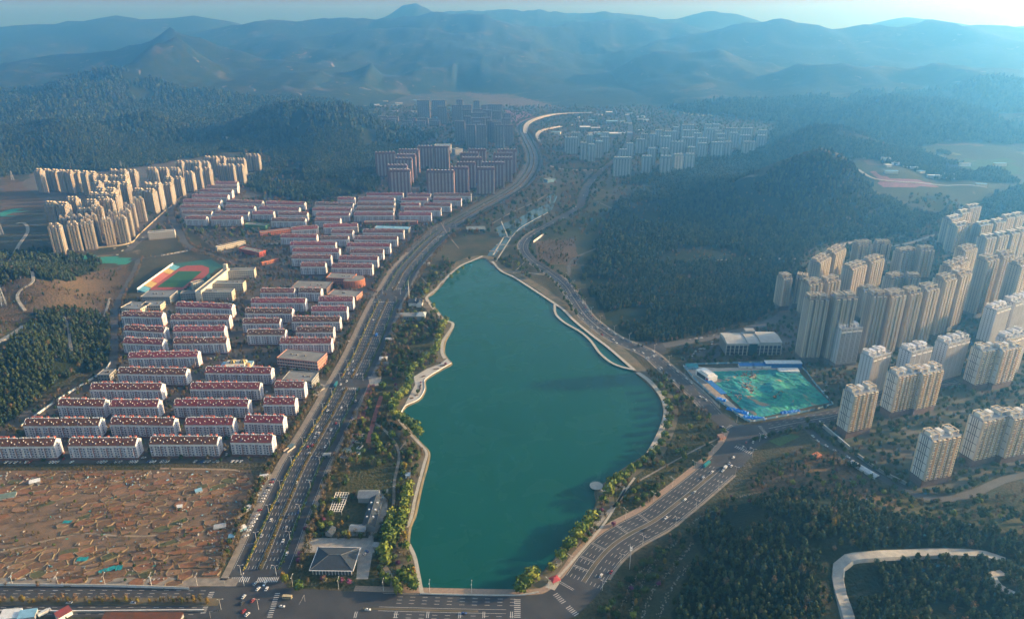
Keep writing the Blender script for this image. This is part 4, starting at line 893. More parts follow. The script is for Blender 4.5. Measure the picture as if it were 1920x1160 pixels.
# arc-roofed mall
cx, cy, L, rot = front(1363, 643, 1466, 643, 18, 34); t = thing('shopping_mall', (cx, cy, 0), rot, label='grey mall with three curved pale roof bays', cat='mall'); footprint(cx, cy, L, 34, rot); X = L / 2
m_ = MB(); m_.box(-X, -17, 0, X, 17, 15); m_.obj('wall', mat('mall_wall', (.20, .19, .18), .8), t)
for k, (u0, u1, hh) in enumerate(((-X, -X + L * .37, 17.5), (-X + L * .375, -X + L * .60, 18.5), (-X + L * .605, X, 19.5))):
    r_ = MB(); n = 8
    for i in range(n):
        y0, y1 = -18 + 36 * i / n, -18 + 36 * (i + 1) / n; za = hh + 2.6 * math.sin(math.pi * i / n); zb = hh + 2.6 * math.sin(math.pi * (i + 1) / n)
        r_.face([(u0, y0, za), (u1, y0, za), (u1, y1, zb), (u0, y1, zb)]); r_.face([(u0, y1, zb), (u0, y1, 14.8), (u0, y0, 14.8), (u0, y0, za)]); r_.face([(u1, y0, za), (u1, y0, 14.8), (u1, y1, 14.8), (u1, y1, zb)])
    r_.face([(u0, -18, 14.8), (u1, -18, 14.8), (u1, -18, hh), (u0, -18, hh)]); r_.obj('roof', mat('mall_roof', (.40, .385, .36), .8, (.33, .32, .3), .2), t)
p_ = MB()
for k in range(14): x = -X + k * L / 13; p_.box(x - .5, -18.2, 0, x + .5, -17, 14.8)
p_.obj('pilaster', mat('mall_pilaster', (.46, .42, .37), .85), t, kind='stuff'); p_ = MB(); p_.box(-X + L * .41, -18.6, 0, -X + L * .56, -17.02, 17); p_.obj('glass_front', mat('green_glass', (.02, .07, .06), .2), t)
p_ = MB()
for f in (1.0, 5.6, 10.4):
    for k in range(13): x = -X + k * L / 13; p_.box(x + .8, -17.15, f, x + L / 13 - .8, -17, f + 3.2)
p_.obj('window', M_glass, t, kind='stuff'); p_ = MB(); p_.box(-X + L * .44, 10, 15, -X + L * .62, 20, 24); p_.obj('roof_plant', M_greyw, t)
# gold-domed building
cx, cy, L, rot = front(408, 694, 466, 692, 9, 26); t = thing('domed_building', (cx, cy, 0), rot, label='cream building with two gold and black petal domes', cat='domed building'); footprint(cx, cy, L, 26, rot)
m_ = MB(); m_.box(-L / 2, -13, 0, L / 2, 13, 8); m_.box(-L / 2 + 6, -6, 8, L / 2 - 8, 12, 11); m_.obj('wall', M_cream, t); m_ = MB(); m_.box(-L / 2 - .3, -13.3, 8.01, L / 2 + .3, 13.3, 8.4); m_.obj('roof', M_lblue, t)
m_ = MB(); m_.cyl(L / 2 - 2, -6, 0, 14, 3.2, n=12); m_.obj('round_tower', mat('ochre_render', (.52, .36, .14), .85), t)
for u in (-5, 8):
    m_ = MB()
    for i in range(12):
        for j in range(4):
            p0, p1 = j * math.pi / 8, (j + 1) * math.pi / 8; q0, q1 = i * math.pi / 6, (i + 1) * math.pi / 6; R = 4.6
            m_.mi(i % 2); f = lambda p, q: (u + R * math.cos(p) * math.cos(q), 5 + R * math.cos(p) * math.sin(q), 11 + R * .8 * math.sin(p)); m_.face([f(p0, q0), f(p0, q1), f(p1, q1), f(p1, q0)])
    m_.obj('dome', [mat('gold_panel', (.62, .46, .16), .5), M_dark], t)
# curved orange wing
cx, cy = G(668, 538); t = thing('curved_building', (cx, cy, 0), label='curved orange-tiled wing facing the boulevard junction', cat='commercial building'); m_ = MB(); wn = MB(); pts = [(22 * math.cos(a) - 8, 16 * math.sin(a) + 8) for a in np.linspace(-2.2, .1, 12)]
m_.prism(pts + [(8, 22), (-18, 22)], 0, 13); m_.obj('wall', M_orange, t); footprint(cx, cy, 40, 30, 0)
for f in (3, 6.2, 9.4):
    for (xa, ya), (xb, yb) in zip(pts[:-1], pts[1:]): wn.face([(xa * 1.01 * .8 + xb * .2, (ya * .8 + yb * .2) - .15, f), (xa * .2 + xb * .8, (ya * .2 + yb * .8) - .15, f), (xa * .2 + xb * .8, (ya * .2 + yb * .8) - .15, f + 1.2), (xa * .8 + xb * .2, (ya * .8 + yb * .2) - .15, f + 1.2)])
wn.obj('window', M_glass, t, kind='stuff'); m_ = MB(); m_.prism([(p[0] * .95, p[1] * .95 + .4) for p in pts] + [(7.4, 21), (-17, 21)], 13, 13.3); m_.obj('roof', M_flat, t)
# stadium
def poly_thing(name, s, z0, z1, m, root): mb = MB(); mb.prism([(p[0] - root.location.x, p[1] - root.location.y) for p in P(s)], z0, z1); return mb.obj(name, m, root)
st_ = thing('sports_ground', (*G(335, 520), 0), label='running track with striped green pitch and painted seating', cat='sports ground')
poly_thing('apron', '328,494 395,486 420,500 402,506 385,540 350,560 300,560 262,545', .05, .1, mat('green_court', (.035, .13, .105), .9), st_); poly_thing('running_track', '336,503 350,498 378,497 392,502 392,511 381,522 346,543 325,546 283,545 280,538', .1, .16, mat('track_red', (.34, .08, .065), .9), st_)
poly_thing('pitch', '335,508.5 379,508.5 343,538.5 294,538.5', .16, .2, mat('pitch_green', (.03, .13, .05), .9), st_)
q = P('335,508.5 379,508.5 343,538.5 294,538.5'); m_ = MB()
for k in range(9):
    f0, f1 = k / 9, (k + .45) / 9; A_, B_, C_, D_ = map(arr, (q[3], q[2], q[1], q[0])); c4 = [A_ + (D_ - A_) * f0, B_ + (C_ - B_) * f0, B_ + (C_ - B_) * f1, A_ + (D_ - A_) * f1]; m_.face([(c[0] - st_.location.x, c[1] - st_.location.y, .21) for c in c4])
m_.obj('mown_stripe', mat('pitch_dark', (.018, .09, .042), .9), st_, kind='stuff')
a, b = arr(G(266, 545, 3)), arr(G(332, 497, 3)); d = b - a; ax = np.array([-d[1], d[0]]) / np.linalg.norm(d)
for k, (c, nm) in enumerate((((.10, .30, .42), 'pale blue'), ((.42, .31, .11), 'yellow'), ((.38, .12, .10), 'red'), ((.42, .31, .11), 'yellow'), ((.10, .30, .42), 'pale blue'))):
    f0, f1 = (0, .16, .34, .68, .84, 1.0)[k], (0, .16, .34, .68, .84, 1.0)[k + 1]; m_ = MB()
    for i in range(6):
        p0 = a + d * f0 - ax * (5 - 2 * i); p1 = a + d * (f1 - .008) - ax * (5 - 2 * i); p2, p3 = p1 + ax * 2, p0 + ax * 2
        zz = .8 + i * .75; ps_ = [(v[0] - st_.location.x, v[1] - st_.location.y) for v in (p0, p1, p2, p3)]; m_.prism(ps_, 0, zz)
    m_.obj('seating_tier', mat('seat_' + nm.replace(' ', '_'), c, .7), st_, label=nm + ' seating tier')
m_ = MB(); ps_ = [(v[0] - st_.location.x, v[1] - st_.location.y) for v in (a + ax * 7, b + ax * 7, b + ax * 8, a + ax * 8)]; m_.prism(ps_, 0, 7.5); m_.obj('back_wall', M_whiteR, st_)
# hip-roofed hall
def hip_roof(root, X, Y, z, h, inset, m, ov=1.2, name='roof'):
    mb = MB(); e = [(-X - ov, -Y - ov, z), (X + ov, -Y - ov, z), (X + ov, Y + ov, z), (-X - ov, Y + ov, z)]; a, b = (-X + inset, 0, z + h), (X - inset, 0, z + h)
    mb.face([e[0], e[1], b, a]); mb.face([e[1], e[2], b]); mb.face([e[2], e[3], a, b]); mb.face([e[3], e[0], a]); mb.face([e[3], e[2], e[1], e[0]]); return mb.obj(name, m, root)
cx, cy, L, rot = front(583, 1067, 660, 1068, 6, 26); t = thing('park_hall', (cx, cy, 0), rot, label='grey hip-roofed hall near the south crossroads', cat='hall'); footprint(cx, cy, L + 4, 30, rot)
m_ = MB(); m_.box(-L / 2 + 1, -12, 0, L / 2 - 1, 12, 5.8); m_.obj('wall', mat('dark_wall', (.12, .12, .115), .8), t); r0 = hip_roof(t, L / 2, 13, 6, 4.2, 12, M_slate)
m_ = MB()
for s in (-1, 1): m_.box(-L / 2 - 1.4, s * 14.2 - .25, 5.85, L / 2 + 1.4, s * 14.2 + .25, 6.15); m_.box(s * (L / 2 + 1.2) - .25, -14, 5.86, s * (L / 2 + 1.2) + .25, 14, 6.14)
m_.obj('eave_edge', M_whiteR, t); m_ = MB()
for k in range(13): x = -L / 2 + 1 + k * (L - 2) / 12; m_.box(x - .25, -12.4, 0, x + .25, -12, 5.7); m_.box(x - .25, 12, 0, x + .25, 12.4, 5.7)
m_.obj('column', M_whiteR, t, kind='stuff'); m_ = MB(); m_.bar((-L / 2 + 12, 0, 10.3), (L / 2 - 12, 0, 10.3), .25)
for sx, sy in ((-1, -1), (-1, 1), (1, -1), (1, 1)): m_.bar((sx * (L / 2 - 12), 0, 10.3), (sx * (L / 2 + 1.2), sy * 14.2, 6.1), .2)
m_.obj('ridge_cap', mat('ridge_grey', (.12, .13, .14), .7), r0)
# L-shaped courtyard building, pergola and small lodge
def gable(root, cx, cy, L, D, rot, h, rh, wall, roof, skylights=0):
    c, s = math.cos(rot), math.sin(rot); f = lambda x, y, z: (cx + x * c - y * s, cy + x * s + y * c, z); X, Y = L / 2, D / 2; w_ = MB(); w_.rbox(cx, cy, 0, L, D, h, rot)
    for e in (-X, X): w_.face([f(e, -Y, h), f(e, Y, h), f(e, 0, h + rh)])
    w_.obj('wall', wall, root); r_ = MB(); o = .6
    r_.face([f(-X - o, -Y - o, h - .2), f(X + o, -Y - o, h - .2), f(X + o, 0, h + rh + .15), f(-X - o, 0, h + rh + .15)]); r_.face([f(X + o, Y + o, h - .2), f(-X - o, Y + o, h - .2), f(-X - o, 0, h + rh + .15), f(X + o, 0, h + rh + .15)]); ro = r_.obj('roof', roof, root)
    for k in range(skylights):
        x = -X + (k + 1) * L / (skylights + 1); m = MB()
        for sg in (-1, 1): p = f(x, sg * Y * .5, 0); m.rbox(p[0], p[1], h + rh * .45, 1.6, 1.6, rh * .42, rot)
        m.obj('skylight', M_heater, ro)
c0 = G(690, 975); t = thing('courtyard_building', (*c0, 0), label='grey gabled L-shaped building round a park courtyard', cat='building')
p1, p2, p3, p4 = G(692, 993), G(706, 945), G(676, 935), G(709, 935)
gable(t, (p1[0] + p2[0]) / 2 - c0[0], (p1[1] + p2[1]) / 2 - c0[1], math.dist(p1, p2) + 4, 11, math.atan2(p2[1] - p1[1], p2[0] - p1[0]), 6, 3.2, M_greyw, M_slate, 3)
gable(t, (p3[0] + p4[0]) / 2 - c0[0], (p3[1] + p4[1]) / 2 - c0[1], math.dist(p3, p4) + 2, 12, 0, 6, 3, M_greyw, mat('zinc_roof', (.20, .22, .24), .5)); gable(t, G(672, 998)[0] - c0[0], G(672, 998)[1] - c0[1], 14, 9, 0, 5.5, 2, M_greyw, mat('zinc_roof', (.2, .22, .24), .5))
for p in ((693, 970, 40, 26), (692, 936, 22, 14)): footprint(*G(p[0], p[1]), p[2], p[3], 1.2 if p[3] == 26 else 0)
c0 = G(620, 1000); t = thing('park_lodge', (*c0, 0), label='small grey gabled lodge beside the courtyard garden', cat='lodge'); gable(t, 0, 0, 8, 6, 1.3, 4, 2, M_greyw, M_slate)
t = thing('pergola', (*G(640, 945), 0), label='white lattice pergola over the courtyard garden', cat='pergola'); m_ = MB(); A_, B_, C_, D_ = (arr(G(*p)) - arr(G(640, 945)) for p in ((618, 965), (641, 965), (655, 929), (631, 929)))
for k in range(9):
    for u, v, u2, v2 in ((A_, D_, B_, C_),): p = u + (v - u) * k / 8; q = u2 + (v2 - u2) * k / 8; m_.bar((*p, 4), (*q, 4), .16)
for k in range(6): p = A_ + (B_ - A_) * k / 5; q = D_ + (C_ - D_) * k / 5; m_.bar((*p, 4.2), (*q, 4.2), .16)
m_.obj('lattice', M_whiteR, t, kind='stuff'); m_ = MB()
for p in (A_, B_, C_, D_, (A_ + D_) / 2, (B_ + C_) / 2): m_.cyl(p[0], p[1], 0, 4, .18, n=6)
m_.obj('post', M_whiteR, t)
# station entrances and skylights
def canopy(px, py, L, D, rot, label, col=M_conc):
    c = G(px, py); t = thing('station_entrance', (*c, 0), rot, cat='station entrance', label=label); m_ = MB()
    for s in (-1, 1): m_.box(-L / 2, s * D / 2 - .3, 0, L / 2, s * D / 2 + .3, 1.6)
    m_.box(L / 2 - .6, -D / 2, 0, L / 2, D / 2, 1.6); m_.obj('side_wall', M_stone, t); m_ = MB(); m_.box(-L / 2 + .5, -D / 2 + .3, .12, L / 2 - .6, D / 2 - .3, .2); m_.obj('stair_well', M_dark, t); m_ = MB()
    for k in range(8): m_.box(-L / 2 + k * .8, -D / 2 + .5, .2, -L / 2 + k * .8 + .3, D / 2 - .5, .5 - .03 * k)
    m_.obj('step', M_conc, t); m_ = MB(); m_.box(-L * .1, -D / 2, 3.2, L / 2, D / 2, 3.5); m_.obj('canopy_roof', mat('canopy_glass', (.10, .16, .18), .3), t); footprint(*c, L, D, rot)
canopy(647, 850, 13, 7, 1.15, 'stair entrance with glass roof beside the clipped lawn'); canopy(598, 731, 12, 7, 1.0, 'stair entrance in the round-ended plaza by the pink building'); canopy(543, 842, 13, 5, 1.15, 'narrow stair entrance on the west pavement near the front blocks')
for i, (px, py, r_) in enumerate(((677, 816.5, 0), (672.5, 828.7, 0), (675, 838.5, 1.2), (670, 852, 1.2))):
    t = thing('skylight_box', (*G(px, py), 0), r_, cat='skylight', label='white framed rooflight ' + ('lying crossways farthest up the lawn', 'lying crossways second up the lawn', 'set lengthways in the middle of the lawn', 'set lengthways at the foot of the lawn')[i], group='rooflights on the lawn'); m_ = MB(); m_.box(-4, -1.9, 0, 4, 1.9, 1.3); m_.obj('frame', M_whiteR, t); m_ = MB(); m_.box(-3.4, -1.3, 1.3, 3.4, 1.3, 1.38); m_.obj('pane', M_glass, t)
# park sheds along the boulevard, lakeside villa, pavilion
for i, (px, py, L, D, h, m, lb) in enumerate(((717, 684, 16, 8, 3, M_slate, 'low dark-roofed park kiosk beside the red paved walk'), (719, 676, 10, 9, 4, M_whiteR, 'small white park kiosk among the roadside lawns'), (731, 640, 12, 8, 4, M_whiteR, 'white-roofed park toilet by the boulevard hedge'), (737, 633, 8, 6, 4, M_slate, 'small grey hut behind the white-roofed park toilet'), (800, 497, 12, 8, 4, M_greyw, 'grey hut on the north park slope'), (613, 855, 8, 4, 3, M_greyw, 'bus shelter hut on the western kerb'))):
    c = G(px, py); t = thing('park_kiosk', (*c, 0), .1, label=lb, cat='kiosk'); a = MB(); a.box(-L / 2, -D / 2, 0, L / 2, D / 2, h); a.obj('wall', M_greyw, t); hip_roof(t, L / 2, D / 2, h, 1.2, D / 2.5, m, .5); a = MB(); a.box(-1, -D / 2 - .06, 0, 1, -D / 2, 2.2); a.obj('door', M_dark, t); footprint(*c, L, D, .1)
c = G(773, 597); t = thing('lakeside_villa', (*c, 0), .02, label='lakeside building with flat wing and pale hipped roof', cat='building'); a = MB(); a.box(-19, -7, 0, 8, 6, 7); a.box(8, -8, 0, 20, 8, 7); a.obj('wall', M_greyw, t); a = MB(); a.box(-19.3, -7.3, 7, 8, 6.3, 7.4); a.obj('flat_roof', M_flat, t)
r_ = hip_roof(t, 6.4, 7.6, 7.1, 4, 4, mat('pale_tile', (.36, .40, .41), .7)); r_.location = (14, 0, 0); a = MB()
for k in range(9): a.box(-18 + k * 2.8, -7.08, 2.2, -16.4 + k * 2.8, -7, 4.6)
a.obj('window', M_glass, t, kind='stuff'); footprint(*c, 42, 18, 0)
c = G(780, 571); t = thing('lakeside_house', (*c, 0), .05, label='dark gabled house behind the lakeside building', cat='house'); gable(t, 0, 0, 22, 14, 0, 6, 4, M_whiteR, M_slate, 1); gable(t, 6, -4, 16, 9, 1.57, 6, 3.4, M_whiteR, M_slate); footprint(*c, 26, 20, 0)
c = G(892, 432); t = thing('park_pavilion', (*c, 0), .12, label='park pavilion under a broad flat white roof', cat='pavilion'); a = MB(); a.box(-16, -9, 0, 17, 9, 4.6); a.obj('wall', mat('teal_glass', (.03, .11, .14), .3), t); a = MB(); a.box(-20, -12, 5, 21, 12, 5.9); a.obj('roof', mat('pale_roof', (.55, .52, .46), .8), t); a = MB()
for x in (-18, -6, 7, 19):
    for y in (-11, 11): a.cyl(x, y, 0, 5, .3, n=6)
a.obj('column', M_whiteR, t); footprint(*c, 44, 26, 0)
# ---------------------------------------------------------------- vegetation
M_bark = mat('bark', (.10, .075, .055), .95)
def leaf_mat(name, c, c2, var=.25): return mat(name, c, .9, c2, .5, obj_var=var, spec=.15)
LEAF = {'willow': leaf_mat('willow_leaf', (.17, .20, .032), (.10, .14, .024), .35), 'green': leaf_mat('green_leaf', (.06, .092, .024), (.035, .055, .016), .4),
        'bare': leaf_mat('budding_twig', (.15, .115, .052), (.085, .066, .034), .4), 'pine': leaf_mat('pine_needle', (.028, .052, .019), (.062, .080, .030), .45), 'blossom': leaf_mat('blossom', (.20, .06, .13), (.13, .05, .08)), 'gold': leaf_mat('gold_leaf', (.26, .18, .035), (.18, .13, .025))}
def crown_mesh(kind, var, n, rx, rz, zc, size, cone=0.0, core=.68):
    r = np.random.default_rng(var * 31 + len(kind)); v = []; f = []
    lob = r.normal(0, 1, (6, 3)); lob /= np.linalg.norm(lob, axis=1)[:, None]; amp = r.uniform(-.2, .28, 6)
    for k in range(n):
        d = r.normal(0, 1, 3); d /= np.linalg.norm(d); rad = r.uniform(.62, 1.05) * (1 + (np.maximum(lob @ d, 0) ** 4 * amp).sum())
        p = d * rad * np.array([rx, rx, rz]);
        if cone: p[:2] *= 1 - cone * (p[2] / rz + 1) / 2
        p[2] += zc
        nr = d + r.normal(0, .5, 3); nr /= np.linalg.norm(nr); a = np.cross(nr, r.normal(0, 1, 3)); a /= np.linalg.norm(a); b = np.cross(nr, a); s = size * r.uniform(.6, 1.25); i = len(v)
        v += [tuple(p + a * s), tuple(p + b * s * .8), tuple(p - a * s), tuple(p - b * s * .8)]; f.append((i, i + 1, i + 2, i + 3))
    if core:  # inner shell added to block light through the leaf clumps
        i = len(v); m = 6
        rings = [(-.8, .55), (-.2, .95), (.4, .8)]
        for zz, rr in rings:
            for k in range(m): a = 2 * math.pi * k / m; q = rr * core * (1 - cone * (zz + 1) / 2 if cone else 1) * r.uniform(.85, 1.15); v.append((rx * q * math.cos(a), rx * q * math.sin(a), zc + rz * zz * core))
        v.append((0, 0, zc + rz * core)); t = len(v) - 1
        for q in range(2):
            for k in range(m): j = (k + 1) % m; f.append((i + q * m + k, i + q * m + j, i + (q + 1) * m + j, i + (q + 1) * m + k))
        for k in range(m): f.append((i + 2 * m + k, i + 2 * m + (k + 1) % m, t))
    me = bpy.data.meshes.new('crown'); me.from_pydata(v, [], f); me.materials.append(LEAF[kind]); return me
def trunk_mesh(h, r0):
    m = MB(); m.cyl(0, 0, -.6, h, r0, r0 * .45, n=5)
    for k in range(3): a = k * 2.1; m.bar((0, 0, h * .55), (math.cos(a) * h * .28, math.sin(a) * h * .28, h * 1.05), r0 * .25)
    return m.mesh('trunk', M_bark)
# unit trees, about 1 m crown radius at scale 1
TREE = {k: [crown_mesh(k, i, *a) for i in range(4)] for k, a in {
    'willow': (120, 1.0, .95, 1.35, .26), 'green': (110, 1.0, 1.0, 1.35, .26), 'bare': (100, .95, 1.15, 1.5, .17, .15, .5), 'pine': (80, .85, 1.15, 1.35, .27, .55), 'blossom': (90, 1.0, .75, 1.0, .24), 'gold': (100, .8, 1.35, 1.6, .24, .3)}.items()}
TRUNK = {k: trunk_mesh({'pine': .9, 'bare': 1.1}.get(k, .9), .09) for k in TREE}
def whole_tree_mesh(k, i):               # crown and trunk in one mesh for the masses
    c = TREE[k][i]; t = TRUNK[k]; v = [tuple(x.co) for x in c.vertices]; n = len(v); v += [tuple(x.co) for x in t.vertices]; f = [tuple(p.vertices) for p in c.polygons]; nf = len(f); f += [tuple(n + a for a in p.vertices) for p in t.polygons]
    me = bpy.data.meshes.new('tree'); me.from_pydata(v, [], f); me.materials.append(LEAF[k]); me.materials.append(M_bark); me.polygons.foreach_set('material_index', [0] * nf + [1] * (len(f) - nf)); return me
PROTO = {}
def protos(kind):
    if kind not in PROTO:
        c = bpy.data.collections.new('prototype_' + kind)
        for i in range(4): o = bpy.data.objects.new(kind + '_tree', whole_tree_mesh(kind, i)); c.objects.link(o)
        PROTO[kind] = c
    return PROTO[kind]
def scatter_group():
    g = bpy.data.node_groups.new('scatter', 'GeometryNodeTree'); I = g.interface
    I.new_socket('Geometry', in_out='INPUT', socket_type='NodeSocketGeometry'); I.new_socket('Kind', in_out='INPUT', socket_type='NodeSocketCollection'); I.new_socket('Geometry', in_out='OUTPUT', socket_type='NodeSocketGeometry')
    n = g.nodes; l = g.links; gi = n.new('NodeGroupInput'); go = n.new('NodeGroupOutput'); ci = n.new('GeometryNodeCollectionInfo'); ci.inputs['Separate Children'].default_value = True; ci.inputs['Reset Children'].default_value = True
    ip = n.new('GeometryNodeInstanceOnPoints'); ip.inputs['Pick Instance'].default_value = True
    def at(nm, ty):
        a = n.new('GeometryNodeInputNamedAttribute'); a.data_type = ty; a.inputs['Name'].default_value = nm; return a.outputs['Attribute']
    l.new(gi.outputs[0], ip.inputs['Points']); l.new(gi.outputs[1], ci.inputs['Collection']); l.new(ci.outputs[0], ip.inputs['Instance'])
    l.new(at('pick', 'INT'), ip.inputs['Instance Index']); l.new(at('size', 'FLOAT_VECTOR'), ip.inputs['Scale'])
    cx = n.new('ShaderNodeCombineXYZ'); l.new(at('turn', 'FLOAT'), cx.inputs[2]); l.new(cx.outputs[0], ip.inputs['Rotation']); l.new(ip.outputs[0], go.inputs[0]); return g
SG = scatter_group()
def scatter(name, kind, xyz, size, label, cat):
    n = len(xyz)
    if n == 0: return
    me = bpy.data.meshes.new(name); me.from_pydata(np.asarray(xyz).tolist(), [], []); r = np.random.default_rng(n)
    a = me.attributes.new('pick', 'INT', 'POINT'); a.data.foreach_set('value', r.integers(0, 4, n).astype(np.int32))
    a = me.attributes.new('turn', 'FLOAT', 'POINT'); a.data.foreach_set('value', r.uniform(0, 6.28, n).astype(np.float32))
    sz = np.stack([size, size * r.uniform(.9, 1.1, n), size * r.uniform(.85, 1.2, n)], 1); a = me.attributes.new('size', 'FLOAT_VECTOR', 'POINT'); a.data.foreach_set('vector', sz.astype(np.float32).ravel())
    o = mk(name, me, kind='stuff', label=label, cat=cat); m = o.modifiers.new('scatter', 'NODES'); m.node_group = SG
    for s in SG.interface.items_tree:
        if s.name == 'Kind': m[s.identifier] = protos(kind)
    return o
def grid_pts(x0, x1, y0, y1, st):
    xs = np.arange(x0, x1, st); ys = np.arange(y0, y1, st); X_, Y_ = np.meshgrid(xs, ys); return X_.ravel() + rng.uniform(-.5, .5, X_.size) * st, Y_.ravel() + rng.uniform(-.5, .5, X_.size) * st
def in_px(x, y, s):
    px, py = proj(x, y, T(x, y)); return inpoly(px, py, [tuple(map(float, a.split(','))) for a in s.split()])
LIST = {k: [] for k in LEAF}             # kind -> arrays x, y, radius
def add(kind, x, y, r): LIST[kind].append(np.stack([x, y, np.broadcast_to(r, np.shape(x))], 1))
# conifers on the wooded slopes
for x0, x1, y0, y1, st in ((-600, 900, 300, 640, 4.8), (-900, 1000, 640, 1250, 5.4), (-2000, 2000, 1250, 2600, 8.0), (-2600, 2800, 2600, 3700, 15.0)):
    x, y = grid_pts(x0, x1, y0, y1, st); d = field('forest', x, y); k = (d > .5) & (fbm(x / 110, y / 110, 3, 92) > -.42) & (fbm(x / 38, y / 38, 4, 91) > -.26 - .2 * (y > 900)) & (np.abs(x) < y * .80 + 60); x, y = x[k], y[k]
    k = clear(x, y, 1); x, y = x[k], y[k]; add('pine', x, y, rng.uniform(.42, .72, len(x)) * st)
x, y = grid_pts(-1400, 1700, 300, 2400, 13); d = field('forest', x, y); k = (d > .5) & (rng.random(len(x)) < .34); k &= clear(x, y); add('bare', x[k], y[k], rng.uniform(2, 3.4, k.sum()))
# scrub and small trees on the rough ground
x, y = grid_pts(-700, 800, 300, 1700, 5.6); d = field('scrub', x, y); k0 = ~((x > 150) & (y < 700) & (rng.random(len(x)) < .5)); x, y, d = x[k0], y[k0], d[k0]; wet = np.zeros(len(x)); _m = (np.abs(x) < 380) & (y > 330); wet[_m] = lake_dist(x[_m], y[_m]) < 3
k = (d > .5) & (wet < .5) & (rng.random(len(x)) < .72) & (fbm(x / 22, y / 22, 3, 33) > -.3); k &= clear(x, y, 1.5) & ~in_px(x, y, '655,880 745,875 740,915 650,925') & ~in_px(x, y, '540,1010 705,1010 705,1090 540,1090') & ~in_px(x, y, '846,678 828,688 805,700 790,712 780,745 752,770 740,775 745,745 775,705 835,670')
x, y = x[k], y[k]; u = rng.random(len(x)); right = x > 120
add('bare', x[(u < .42)], y[(u < .42)], rng.uniform(1.6, 3.2, (u < .42).sum())); q = (u >= .42) & (u < .82); add('green', x[q], y[q], rng.uniform(1.8, 3.4, q.sum())); q = (u >= .86) & (u < .91) & (y < 1000); add('blossom', x[q], y[q], rng.uniform(1.3, 2.2, q.sum())); q = (((u >= .93) & ~right) | (u > .95) | ((u > .82) & (u < .86))) & (y < 1300); add('willow', x[q], y[q], rng.uniform(2, 3.2, q.sum())); q = (u >= .91) & (u < .93) & (y < 900); add('gold', x[q], y[q], rng.uniform(1.6, 2.6, q.sum()))
x, y = grid_pts(-900, 700, 380, 2300, 7); k = (field('earth', x, y) > .5) & (fbm(x / 40, y / 40, 3, 14) > -.12) & (rng.random(len(x)) < .75); k &= clear(x, y); x, y = x[k], y[k]; u = rng.random(len(x)); add('bare', x[u < .7], y[u < .7], rng.uniform(1, 2.4, (u < .7).sum())); add('pine', x[u >= .7], y[u >= .7], rng.uniform(1.4, 2.6, (u >= .7).sum()))
# rows along the roads
def row(c, d, st, kind, r0, r1, jit=.8, keep=.85):
    p = resample(offset(c, d), st); p = p[(rng.random(len(p)) < keep) & (p[:, 1] > 330)]; p = p + rng.normal(0, jit, p.shape); add(kind, p[:, 0], p[:, 1], rng.uniform(r0, r1, len(p)))
for r_ in RUNS:
    row(r_, -31, 5.5, 'bare', 2.2, 3.4); row(r_, -35, 6, 'green', 2.0, 3.2, 1.2, .7); row(r_, -39, 7, 'bare', 2.2, 3.2, 1.2, .6); row(r_, 32, 6, 'bare', 2.2, 3.4); row(r_, 36, 7, 'bare', 2.2, 3.6, 1.5, .7); row(r_, 0, 7, 'bare', .9, 1.6, .4, .7)
row(DAM[:int(np.searchsorted(DAM[:, 0], -235))], 0, 5, 'bare', 1.8, 2.8, .8); row(DAM[:int(np.searchsorted(DAM[:, 0], -235))], 1, 9, 'gold', 1.6, 2.4, .8)
row(NW, -9, 7, 'bare', 2.2, 3.4); row(NW, 9, 7, 'bare', 2.2, 3.4); row(EAST[70:], 13.5, 8, 'green', 2, 3.2, 1.5); row(EAST[60:], -14.5, 8, 'green', 2, 3, 1.5); row(SITE, 15, 7, 'green', 2, 3, 1); row(MALL, -10, 7, 'bare', 2, 3.2); row(ESTE, -7, 6, 'green', 2, 3.2, 1.2); row(SCH, 7, 7, 'bare', 2, 3)
# trees between the blocks and in the tower gardens
x, y = grid_pts(-680, -40, 520, 1800, 6.0); k = in_px(x, y, '0,868 500,866 545,800 600,690 690,560 780,455 870,385 872,352 690,345 580,366 460,350 385,350 330,372 330,410 440,500 300,560 205,565 205,690 100,750 0,815') & (rng.random(len(x)) < .45); k &= clear(x, y, 2.5); x, y = x[k], y[k]; u = rng.random(len(x)); add('bare', x[u < .7], y[u < .7], rng.uniform(1.6, 3.0, (u < .7).sum())); add('green', x[u >= .7], y[u >= .7], rng.uniform(1.5, 2.6, (u >= .7).sum()))
x, y = grid_pts(180, 1200, 520, 2000, 6.5); k = in_px(x, y, '1420,600 1500,545 1470,505 1525,465 1600,440 1780,395 1960,360 1960,880 1900,880 1780,930 1700,915 1560,835 1480,690 1300,700 1260,660') & ~in_px(x, y, '1280,685 1490,680 1560,760 1410,785') & (rng.random(len(x)) < .55); k &= clear(x, y, 3); x, y = x[k], y[k]; u = rng.random(len(x)); add('green', x[u < .6], y[u < .6], rng.uniform(1.8, 3.2, (u < .6).sum())); add('bare', x[u >= .6], y[u >= .6], rng.uniform(1.6, 2.8, (u >= .6).sum()))
x, y = grid_pts(-900, 1100, 1450, 3800, 15); k = (field('forest', x, y) < .5) & (rng.random(len(x)) < .5) & (T(x, y) < 6); k &= clear(x, y, 4); x, y = x[k], y[k]; u = rng.random(len(x)); add('green', x[u < .5], y[u < .5], rng.uniform(3, 5.5, (u < .5).sum())); add('bare', x[u >= .5], y[u >= .5], rng.uniform(3, 5, (u >= .5).sum()))
